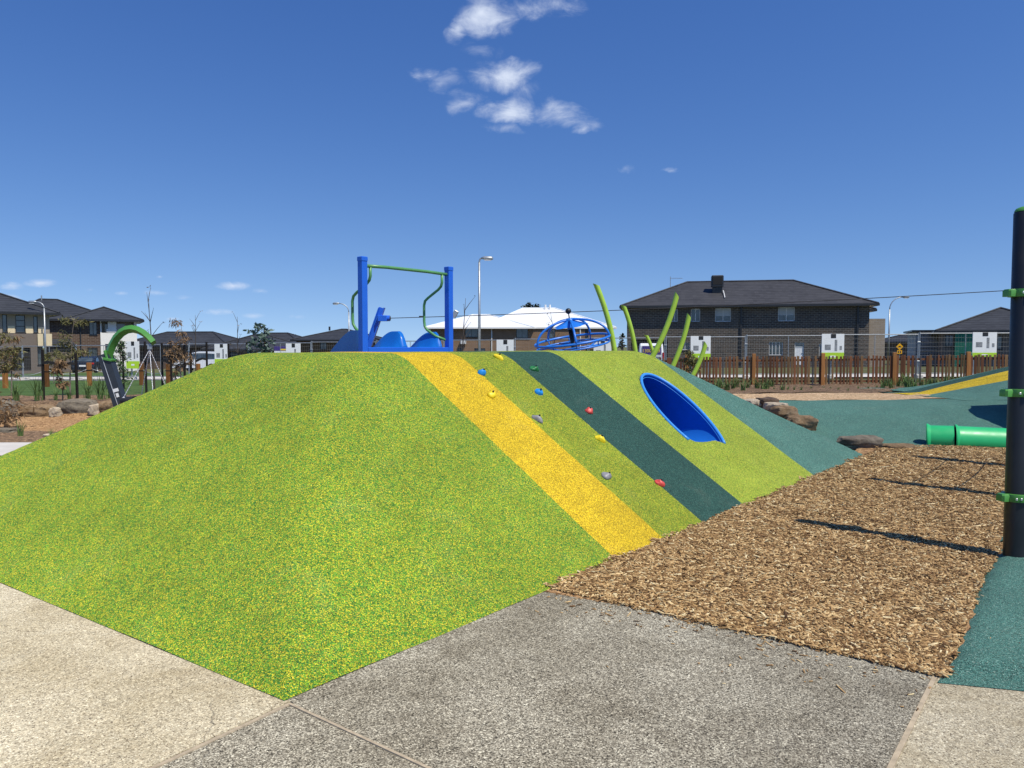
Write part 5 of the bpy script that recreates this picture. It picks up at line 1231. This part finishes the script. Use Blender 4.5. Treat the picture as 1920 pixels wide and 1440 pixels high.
# ------------------------------------------------------------------ far trees
def far_tree(px, ytop, ybase, Y, wpx, label, seed, n=500):
    random.seed(seed); b = gnd(px, Y); top = atY(px, ytop, Y).z-b.z; r_ = wpx*Y/FPX/2; t_ = thing('tree', label, 'tree', b, 0, 'far trees')
    MB().tube([(0, 0, -.2), (.1, 0, top*.4), (0, 0, top*.8)], [.3, .2, .08], 6).build('trunk', M['bark_dark'], t_, True); cr_ = MB()
    zb_ = atY(px, ybase, Y).z-b.z
    for k in range(9): leaves(cr_, Vector((random.uniform(-.75, .75)*r_, random.uniform(-.5, .5)*r_, zb_+(top-zb_)*random.uniform(.25, .9))), n//9, r_*.42, .5, 0, .6)
    cr_.build('crown', M['leaf_far'], t_)
far_tree(997, 570, 586, 150, 32, 'dark gum tree behind the white roof', 31); far_tree(533, 631, 650, 160, 16, 'dark bushy tree between the low roofs, left', 32, 250); far_tree(553, 630, 645, 165, 14, 'dark bushy tree left of the timber house roof', 33, 250)
far_tree(1166, 622, 660, 140, 10, 'small dark tree left of the charcoal brick house', 34, 200); far_tree(1672, 648, 668, 130, 40, 'low green tree behind the yellow warning sign', 35, 300)
# ------------------------------------------------------------------ grass tufts and seedlings
def tuft_mesh(seed, n, h, w, sp):
    random.seed(seed); mb = MB()
    for _ in range(n):
        a = random.uniform(0, 6.28); o = Vector((random.gauss(0, .04), random.gauss(0, .04), 0)); L = h*random.uniform(.5, 1.15); out = sp*random.uniform(.15, 1); d = Vector((math.cos(a), math.sin(a), 0)); s_ = Vector((-d.y, d.x, 0))*w
        pts_ = [o+d*out*L*t*t+Vector((0, 0, L*(t-.28*out*t*t))) for t in (0, .35, .7, 1)]
        mb.add([pts_[0]-s_, pts_[0]+s_, pts_[1]-s_*.9, pts_[1]+s_*.9, pts_[2]-s_*.6, pts_[2]+s_*.6, pts_[3]], [(0, 1, 3, 2), (2, 3, 5, 4), (4, 5, 6)])
    return mb.mesh('blades', M['blade'])
TM = [tuft_mesh(40+k, 46, .34, .007, .75) for k in range(4)]; TM2 = [tuft_mesh(60+k, 30, .62, .009, .8) for k in range(3)]
def tuft(p, m_, sc, label, name='grass_tuft', cat='grass tuft', group='grass tufts in the planting beds'):
    o = bpy.data.objects.new(name, m_); COL.objects.link(o); o.location = p; o.scale = (sc, sc, sc*random.uniform(.85, 1.15)); o.rotation_euler = (0, 0, random.uniform(0, 6.28)); return tag(o, label, cat, group)
random.seed(9); TCOUNT = [0, 0, 0]; ORD = ['first', 'second', 'third', 'fourth', 'fifth', 'sixth', 'seventh', 'eighth', 'ninth', 'tenth', 'eleventh', 'twelfth', 'thirteenth', 'fourteenth']
for k, px in enumerate([1330, 1345, 1352, 1363, 1375, 1381, 1394, 1402, 1420, 1432, 1438, 1447, 1468, 1656, 1664, 1672, 1686, 1698, 1704, 1716, 1728, 1738, 1747, 1756, 1768, 1779, 1790, 1802, 1815, 1828, 1842, 1856, 1870]):
    Y = random.uniform(21.6, 23.3) if k % 3 else random.uniform(20.6, 21.4)
    grp = 0 if px < 1475 else 1 if px < 1745 else 2; cnt = TCOUNT[grp]; TCOUNT[grp] += 1
    near_ = ('left end of the picket fence bed', 'black lamp side of the bed by the teal mound', 'fence stretch above the far yellow stripe')[grp] if grp != 1 else 'clump row under the beige brick wing'
    tuft(gnd(px, Y, .04), TM[k % 4], random.uniform(.8, 1.25), ORD[cnt]+' grass tuft from the left in the '+near_)
for k, px in enumerate([1452, 1478, 1490, 1503, 1522, 1545, 1558, 1572, 1591, 1610, 1629, 1645]):
    o = tuft(gnd(px, random.uniform(20.2, 22.0), .03), TM[k % 4], .34, ORD[k]+' tiny dark seedling from the left in the bare mulch before the picket fence', 'seedling', 'seedling', 'seedlings in the bare mulch')
for (px, Y, m_, sc, lab) in [(68, 18.9, 0, 1.0, 'tall grass tuft in front of the left black stake'), (28, 18.8, 1, .9, 'grass tuft above the rusty tan boulder'), (163, 19.0, 2, .9, 'grass tuft above the large grey boulder'), (187, 19.1, 0, 1.15, 'tall arching grass left of the leaning swing post'),
                             (203, 19.6, 1, .8, 'grass tuft touching the leaning swing post'), (103, 18.9, 2, .55, 'small grass tuft beside the dry shrub'), (35, 13.6, 1, .5, 'small grass tuft in the bark beside the white path'), (92, 13.3, 2, .35, 'tiny grass tuft next to the flat pale stone'), (128, 19.3, 0, .6, 'small grass tuft between the dry shrub and the right stake')]:
    tuft(gnd(px, Y, .04), TM2[m_], sc, lab)
# dry clump at the left edge
random.seed(77); dc_ = MB(); p0 = gnd(4, 15.2)
for k in range(10): leaves(dc_, Vector((random.uniform(-.35, .3), random.uniform(-.25, .25), .25+random.uniform(-.2, .35))), 40, .22, .16, .5, .18)
dt = thing('dry_shrub', 'dry brown shrub at the left edge in front of the grey boulder', 'shrub', p0); dc_.build('crown', M['leaf_brown'], dt); MB().tube([(0, 0, -.05), (.03, 0, .2), (-.03, .02, .5)], [.02, .014, .006], 6).build('trunk', M['bark'], dt)
